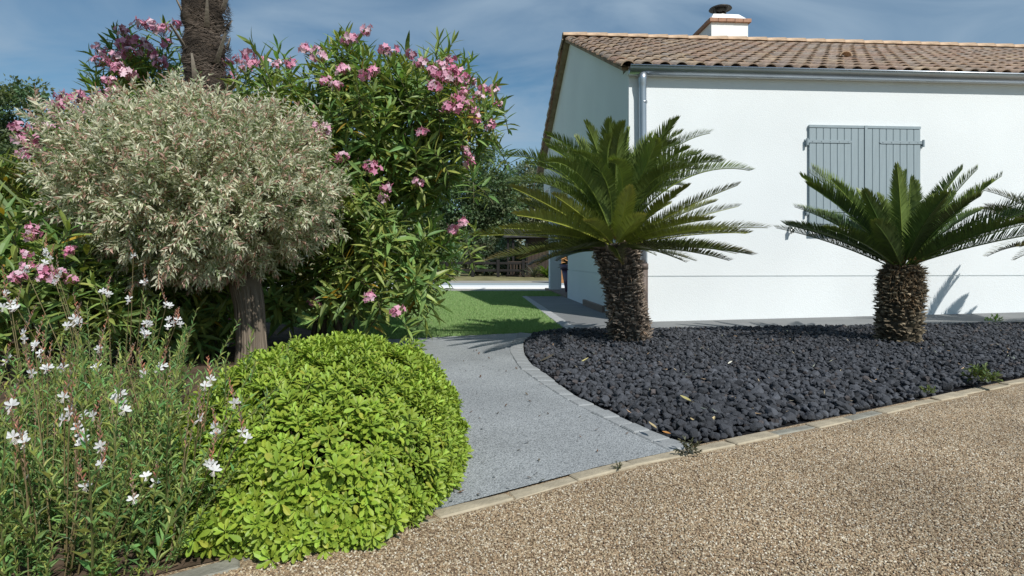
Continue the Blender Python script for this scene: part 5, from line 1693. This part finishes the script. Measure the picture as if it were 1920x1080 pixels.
def bamboo():
    base = Vector((-4.3, 4.75, 0))
    root = thing('bamboo', 'yellow green bamboo like shrub with narrow leaves at the left edge', 'shrub', base)
    n = 6500
    d = rand_dirs(n); d[:, 2] *= 0.9
    p = np.array([0, 0, 0.8]) + d*np.array([0.75, 0.6, 0.78])*rng.uniform(0.5, 1.0, n)[:, None]
    p[:, 2] = np.maximum(p[:, 2], 0.03)
    dd = nrm(d + rng.normal(0, 0.6, (n, 3)) + np.array([0, 0, 0.1]))
    g = Geo(); g.scatter(T_GAURA, frames(dd, None, rng.normal(0, 0.6, n))*rng.uniform(0.07, 0.13, n)[:, None, None], p, hsv_jit((0.17, 0.20, 0.035), n, 0.4, 0.2))
    tag(link('foliage', g.mesh('foliage', L_GAURA), root), kind='stuff')
    for k in range(18):
        a = k*2.4
        g = Geo(); g.tube([(0.1*math.cos(a), 0.1*math.sin(a), -0.02), (0.35*math.cos(a), 0.3*math.sin(a), 0.8), (0.6*math.cos(a), 0.5*math.sin(a), 1.35)], [0.008, 0.006, 0.003], 6, (0.2, 0.2, 0.06))
        link('cane', g.mesh('cane', M_STEM), root)
bamboo()

# ------------------------------------------------------------------ background trees
def tree(name, label, loc, h, crown, nleaf, lsize, col, seed, group='trees beyond the garden', trunk_r=0.14, cat='tree'):
    """crown: list of (cx,cy,cz,rx,ry,rz) lobes relative to the base"""
    r = np.random.default_rng(seed)
    root = thing(name, label, cat, loc, 0, group)
    main = crown[0]
    g = Geo(); g.tube([(0, 0, -0.1), (0.03, 0, h*0.2), (main[0]*0.5, main[1]*0.5, h*0.45), (main[0], main[1], main[2])], [trunk_r*1.2, trunk_r, trunk_r*0.8, trunk_r*0.4], 10, (0.10, 0.08, 0.06))
    link('trunk', g.mesh('trunk', M_BARK, True), root)
    for k in range(9):
        c = crown[k % len(crown)]
        t = np.array(c[:3]) + r.normal(0, 0.45, 3)*np.array(c[3:])
        b = np.array([main[0]*0.4, main[1]*0.4, h*(0.25+0.03*k)])
        g = Geo(); g.tube([b, b*0.5+t*0.5+np.array([0, 0, 0.15]), t], [trunk_r*0.5, trunk_r*0.3, 0.02], 6, (0.10, 0.08, 0.06))
        link('limb', g.mesh('limb', M_BARK), root)
    # leaf clumps
    w = np.array([c[3]*c[5] for c in crown]); w /= w.sum()
    nc = max(24, nleaf//46)
    ci = r.choice(len(crown), nc, p=w); ca = np.array(crown)[ci]
    d = nrm(r.normal(size=(nc, 3)))
    cc = ca[:, :3] + d*ca[:, 3:]*r.uniform(0.55, 1.0, nc)[:, None]
    cs = r.uniform(0.35, 0.8, nc)*np.cbrt(ca[:, 3]*ca[:, 4]*ca[:, 5])*0.36
    li = r.integers(0, nc, nleaf)
    off = nrm(r.normal(size=(nleaf, 3)))*np.cbrt(r.random(nleaf))[:, None]
    p = cc[li] + off*cs[li][:, None]*np.array([1, 1, 0.75])
    p[:, 2] = np.maximum(p[:, 2], 0.05)
    cl = np.array(col)[None]*(r.uniform(0.65, 1.4, nc)[li]*r.uniform(0.7, 1.3, nleaf))[:, None]
    cl[:, 0] *= r.uniform(0.85, 1.3, nc)[li]
    dd = nrm(off + d[li]*0.5 + r.normal(0, 0.6, (nleaf, 3)))
    g = Geo(); g.scatter(T_TREE, frames(dd, None, r.normal(0, 0.8, nleaf))*(lsize*r.uniform(0.6, 1.3, nleaf))[:, None, None], p, cl)
    tag(link('crown', g.mesh('crown', L_TREE), root), kind='stuff')
    return root
DG = (0.125, 0.190, 0.092); MG = (0.160, 0.240, 0.120); BG = (0.175, 0.230, 0.155); YG = (0.11, 0.13, 0.055)
tree('oak_tree', 'dark green oak with a lobed crown against the sky at the far left', P(50, 480, 29).xy.to_3d(), 9.6,
     [(0, 0, 7.2, 2.2, 2, 2.3), (-2.2, 0.3, 6.6, 1.6, 1.5, 1.9), (1.2, 0, 6.2, 1.3, 1.4, 1.6), (-0.5, 0, 4.6, 3.0, 2, 1.6), (-4.4, 0.5, 5.8, 2.0, 1.5, 2.0)], 20000, 0.20, DG, 51, trunk_r=0.25)
tree('conifer_hedge', 'feathery green conifer below the oak at the left edge', Vector((-14.6, 17.5, -0.22)), 4.4,
     [(0, 0, 2.6, 1.5, 1.2, 2.0), (-1.8, 0, 2.3, 1.5, 1.2, 2.0), (2.2, 0.3, 2.0, 1.6, 1.2, 1.9)], 9000, 0.16, (0.05, 0.085, 0.03), 52)
tree('broadleaf_tree', 'tall dark tree behind the oleander and left of the cycad crown', Vector((-1.55, 29, -0.05)), 7.0,
     [(0, 0, 4.3, 1.7, 1.6, 2.3), (0.9, 0, 3.4, 1.3, 1.3, 1.8), (-1.0, 0, 3.2, 1.5, 1.3, 2.2)], 17000, 0.16, DG, 53)
tree('broadleaf_tree', 'grey green tree directly behind the crown of the tall cycad', Vector((1.05, 31, -0.05)), 6.6,
     [(0, 0, 4.2, 1.6, 1.5, 2.0), (0.9, 0, 3.5, 1.4, 1.3, 1.9), (-0.9, 0, 3.0, 1.2, 1.2, 1.8)], 15000, 0.15, BG, 54)
tree('broadleaf_tree', 'olive toned tree between the dark tree and the house gable', Vector((2.9, 34, -0.05)), 6.2,
     [(0, 0, 3.9, 1.5, 1.5, 1.7), (-1.4, 0, 3.2, 1.4, 1.3, 1.8), (1.4, 0, 3.6, 1.6, 1.3, 1.8)], 13000, 0.15, (0.085, 0.085, 0.045), 55)
tree('broadleaf_tree', 'leafy tree seen through the gaps of the largest oleander', Vector((-6.2, 30, -0.05)), 6.4,
     [(0, 0, 3.9, 2.2, 1.6, 2.1), (2.0, 0, 3.0, 1.7, 1.4, 2.0), (-2.2, 0, 3.4, 1.9, 1.5, 2.1)], 15000, 0.18, MG, 56)
tree('broadleaf_tree', 'leafy tree behind the left oleander and the palm trunk', Vector((-13.5, 33, -0.05)), 6.4,
     [(0, 0, 4.0, 2.6, 1.6, 2.2), (3.0, 0, 3.4, 2.2, 1.4, 2.2), (-3.0, 0, 3.6, 2.2, 1.5, 2.2)], 13000, 0.2, MG, 57)
for (x, y, h_, rr0, col, lab) in [(-3.1, 25.6, 1.7, 0.95, MG, 'bright leafy shrub over the left end of the rail fence'), (-1.55, 26.3, 2.0, 0.95, (0.07, 0.10, 0.055), 'pale green shrub behind the middle of the rail fence'),
                                  (-0.35, 26.8, 1.6, 0.8, BG, 'grey green shrub behind the fence beside the wooden cabin'), (-5.2, 26.0, 1.9, 1.2, MG, 'shrub beyond the fence mostly behind the oleander leaves')]:
    tree('shrub', lab, Vector((x, y, -0.05)), h_, [(0, 0, h_*0.55, rr0, 0.7, h_*0.5), (0.3, 0, h_*0.3, rr0*0.9, 0.7, h_*0.35)], 5200, 0.11, tuple(1.35*q for q in col), 60+int(x*10) % 97, 'shrubs behind the rail fence', 0.05, 'shrub')
tree('distant_wood', 'dark belt of trees far behind the garden', Vector((-2, 52, -0.05)), 7.5,
     [(-16, 0, 3.0, 8, 2, 3.2), (-6, 0, 2.7, 7, 2, 2.8), (3, 0, 3.0, 6, 2, 3.2), (-26, 0, 3.2, 7, 2, 3.4), (10, 0, 2.6, 6, 2, 2.8)], 22000, 0.42, (0.035, 0.055, 0.028), 71, group=None, cat='wood')
bpy.data.objects['distant_wood']['kind'] = 'stuff'

# ------------------------------------------------------------------ rail fence, cabin, plants by the pool
fence = thing('rail_fence', 'low dark wooden post and rail fence beyond the pool', 'fence', Vector((-2.5, 24.4, -0.06)))
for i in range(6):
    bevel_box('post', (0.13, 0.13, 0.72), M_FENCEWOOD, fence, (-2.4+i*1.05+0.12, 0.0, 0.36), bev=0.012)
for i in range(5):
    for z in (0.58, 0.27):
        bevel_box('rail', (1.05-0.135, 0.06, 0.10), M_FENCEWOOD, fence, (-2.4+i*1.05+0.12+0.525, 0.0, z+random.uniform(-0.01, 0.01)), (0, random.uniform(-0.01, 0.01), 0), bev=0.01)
cabin = thing('wooden_cabin', 'small dark wooden garden cabin with an open porch and railing', 'cabin', Vector((0.75, 24.6, -0.06)))
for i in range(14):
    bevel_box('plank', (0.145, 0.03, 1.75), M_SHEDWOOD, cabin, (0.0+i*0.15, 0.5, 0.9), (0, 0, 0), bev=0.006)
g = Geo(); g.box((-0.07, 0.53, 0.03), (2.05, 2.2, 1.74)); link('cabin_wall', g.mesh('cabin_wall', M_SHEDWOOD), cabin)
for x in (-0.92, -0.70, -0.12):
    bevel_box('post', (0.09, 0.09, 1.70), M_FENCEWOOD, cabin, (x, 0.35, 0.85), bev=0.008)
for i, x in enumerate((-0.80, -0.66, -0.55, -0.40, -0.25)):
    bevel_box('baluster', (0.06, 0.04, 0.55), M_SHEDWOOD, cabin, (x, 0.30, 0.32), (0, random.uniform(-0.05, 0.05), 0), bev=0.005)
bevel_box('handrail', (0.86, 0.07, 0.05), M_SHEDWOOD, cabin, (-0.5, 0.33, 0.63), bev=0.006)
g = Geo(); g.add([(-1.1, 0.1, 1.72), (2.3, 0.1, 1.72), (2.3, 1.4, 2.25), (-1.1, 1.4, 2.25), (-1.1, 0.1, 1.66), (2.3, 0.1, 1.66), (2.3, 1.4, 2.19), (-1.1, 1.4, 2.19), (-1.1, 2.6, 1.72), (2.3, 2.6, 1.72), (-1.1, 2.6, 1.66), (2.3, 2.6, 1.66)], (),
    [(0, 1, 2, 3), (4, 7, 6, 5), (0, 4, 5, 1), (3, 2, 9, 8), (0, 3, 7, 4), (1, 5, 6, 2), (7, 10, 11, 6), (8, 9, 11, 10)]); link('cabin_roof', g.mesh('cabin_roof', M_SHEDROOF), cabin)
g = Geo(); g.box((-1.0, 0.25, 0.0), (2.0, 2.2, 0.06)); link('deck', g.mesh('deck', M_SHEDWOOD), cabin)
bar = thing('wooden_chest', 'orange wooden chest with a pinkish top glimpsed between pillar and wall', 'chest', Vector((1.78, 20.6, -0.155)))
bar.scale = (1, 1, 1.1)
for i in range(6): bevel_box('board', (0.9, 0.03, 0.145), M_ORANGE, bar, (0, -0.25, 0.08+i*0.15), bev=0.005)
g = Geo(); g.box((-0.45, -0.234, 0.0), (0.45, 0.25, 0.90)); link('box_body', g.mesh('box_body', M_ORANGE), bar)
bevel_box('lid', (0.98, 0.6, 0.06), M_PINKTOP, bar, (0, 0, 0.94), bev=0.01)

def strap_clump(loc, n, L, col, name, label, cat, wid=0.045, seed=1, base_el=(0.3, 1.4)):
    root = thing(name, label, cat, loc)
    r = np.random.default_rng(seed)
    lf = lance(wid, 0.4, 0.55, ((0, 0.8), (0.3, 1), (0.6, 0.9), (0.85, 0.5)))
    for k in range(n):
        az = k*2.4; el = r.uniform(*base_el)
        d = np.array([[math.cos(az)*math.cos(el), math.sin(az)*math.cos(el), math.sin(el)]])
        g = Geo(); g.scatter(lf, frames(d)*L*r.uniform(0.7, 1.1), np.zeros((1, 3)), hsv_jit(col, 1, 0.25))
        link('strap_leaf', g.mesh('strap_leaf', L_OLEA), root)
    return root
strap_clump(Vector((1.45, 24.15, -0.06)), 60, 0.72, (0.13, 0.20, 0.035), 'agapanthus', 'bright green strap leaved clump in front of the cabin', 'plant', 0.06, 3)
strap_clump(Vector((0.92, 24.2, -0.06)), 70, 0.66, (0.13, 0.14, 0.11), 'lavender', 'grey green lavender tuft left of the strap leaved clump', 'plant', 0.025, 4, (0.5, 1.4))
pot = thing('purple_planter', 'tall tapered purple planter standing on the porch behind the gable wall', 'planter', Vector((1.235, 11.55, 0.03)))
g = Geo(); g.lathe([(0.001, 0.0), (0.185, 0.0), (0.262, 0.44), (0.262, 0.44)], 28); g.lathe([(0.262, 0.438), (0.285, 0.438), (0.295, 0.54), (0.265, 0.54), (0.255, 0.50), (0.001, 0.49)], 28); link('pot', g.mesh('pot', M_PURPLE, True), pot)
g = Geo(); n = 260; d = rand_dirs(n); d[:, 2] = np.abs(d[:, 2])
g.scatter(T_GAURA, frames(d)*0.16, np.array([0, 0, 0.5])+d*np.array([0.2, 0.2, 0.22])*rng.random(n)[:, None], hsv_jit((0.06, 0.08, 0.03), n)); tag(link('foliage', g.mesh('foliage', L_GAURA), pot), kind='stuff')

# ------------------------------------------------------------------ small things
def fallen_leaf(px, py, L, ang, col, label, curl=0.25, z=0.055, cat='leaf'):
    L *= 0.78
    p = G(px, py, z)
    h, _ = lava_h(np.array([p.x]), np.array([p.y]))
    p = G(px, py, float(h[0])+0.028)
    V, T, Q, c = lance(0.16, 0.5, -curl)
    me = mesh_np('fallen_leaf', V*L, [T, Q], np.tile(np.array(col), (len(V), 1)), M_LITTER)
    tag(link('fallen_leaf', me, None, p, (random.uniform(-0.2, 0.2), random.uniform(-0.4, 0.4), ang)), label, cat, 'fallen leaves on the lava')
TAN = (0.50, 0.40, 0.22); YEL2 = (0.46, 0.41, 0.17)
fallen_leaf(1010, 678, 0.16, -1.2, (0.46, 0.38, 0.26), 'long pale dry leaf on lava stones at the path bend')
fallen_leaf(1088, 680, 0.10, -0.9, YEL2, 'yellow dry leaf on lava left of the tall cycad trunk')
fallen_leaf(1296, 752, 0.075, 0.6, YEL2, 'slim yellow leaf lying on lava in the middle of the bed')
fallen_leaf(1303, 790, 0.055, 0.1, TAN, 'short tan leaf on lava just below the slim yellow leaf')
fallen_leaf(1334, 790, 0.06, -0.6, TAN, 'tan leaf on lava, right of two other tan leaves near the kerb')
fallen_leaf(1428, 776, 0.085, 1.5, (0.52, 0.36, 0.2), 'orange tan leaf on lava nearest the middle of the kerb')
fallen_leaf(1231, 803, 0.075, 0.3, TAN, 'curled tan leaf on lava near the path edge')
fallen_leaf(1258, 813, 0.04, 1.0, (0.45, 0.22, 0.07), 'tiny rust orange leaf on lava at the bed tip')
fallen_leaf(1365, 682, 0.06, -0.9, (0.62, 0.60, 0.50), 'whitish dry leaf on lava between the two cycads')
fallen_leaf(1048, 658, 0.07, -1.1, (0.40, 0.33, 0.22), 'grey tan leaf in the cycad shade on lava')

def weed(loc, n, L, col, label, seed, brown=0.0):
    root = thing('weed', label, 'weed', loc, 0, 'weeds at the bed edge')
    r = np.random.default_rng(seed)
    for k in range(n):
        az = k*2.4; el = r.uniform(0.25, 1.3)
        d = np.array([math.cos(az)*math.cos(el), math.sin(az)*math.cos(el), math.sin(el)])
        g = Geo(); g.tube([(0, 0, 0), d*L*0.6, d*L], [0.0012, 0.001, 0.0005], 4, np.array(col)*0.7, cap=False)
        m = 12; t = r.uniform(0.3, 1, m)
        dd = nrm(d[None] + r.normal(0, 0.7, (m, 3)))
        g.scatter(mini(0.22), frames(dd)*L*0.35, d[None]*L*t[:, None], hsv_jit(col, m, 0.3))
        link('sprig', g.mesh('sprig', L_GAURA), root)
weed(G(1291, 851, 0.0), 9, 0.05, (0.10, 0.10, 0.055), 'small withered weed rooted at the kerb by the path corner', 1)
weed(G(1842, 716, 0.03), 18, 0.085, (0.13, 0.17, 0.055), 'light green weed spreading on lava near the kerb at right', 2)
weed(G(1740, 738, 0.03), 8, 0.04, (0.13, 0.17, 0.05), 'small green weed at the kerb left of the bigger weed', 3)
weed(G(1866, 604, 0.10), 10, 0.07, (0.12, 0.22, 0.04), 'tiny green weed at the back of the lava by the pavement', 4)
weed(G(1160, 880, 0.0), 5, 0.022, (0.10, 0.11, 0.05), 'tiny weed in the kerb joint beside the path', 5)

# debris on the path
g = Geo(); n = 120
x = rng.uniform(-0.35, 0.45, n); y = 1.6 + 3*rng.random(n)**2
k = in_poly(x, y, path_poly); x, y = x[k], y[k]; n = len(x)
a = rng.random(n)*6.28
g.scatter(mini(0.22, 0.4, -0.3), frames(np.stack([np.cos(a), np.sin(a), rng.uniform(0, 0.2, n)], 1))*rng.uniform(0.008, 0.028, n)[:, None, None], np.stack([x, y, np.full(n, 0.003)], 1), hsv_jit((0.10, 0.065, 0.04), n, 0.5, 0.2))
tag(link('leaf_litter', g.mesh('leaf_litter', M_LITTER), path), kind='stuff')
stone_p = G(1550, 934, -0.004)

# straw and petals blown onto the lava
g = Geo(); n = 420
x = rng.uniform(0.1, 5.2, n); y = rng.uniform(2.15, 5.6, n)
k = in_poly(x, y, lava_poly); x, y = x[k], y[k]; n = len(x)
h, _ = lava_h(x, y)
a = rng.random(n)*6.28
g.scatter(mini(0.10, 0.4, -0.2), frames(np.stack([np.cos(a), np.sin(a), rng.uniform(-0.2, 0.5, n)], 1))*rng.uniform(0.012, 0.035, n)[:, None, None], np.stack([x, y, h+0.026+rng.uniform(-0.008, 0.01, n)], 1), hsv_jit((0.38, 0.32, 0.22), n, 0.5, 0.15))
tag(link('dry_straw', g.mesh('dry_straw_lava', M_LITTER), lava_bed), kind='stuff')
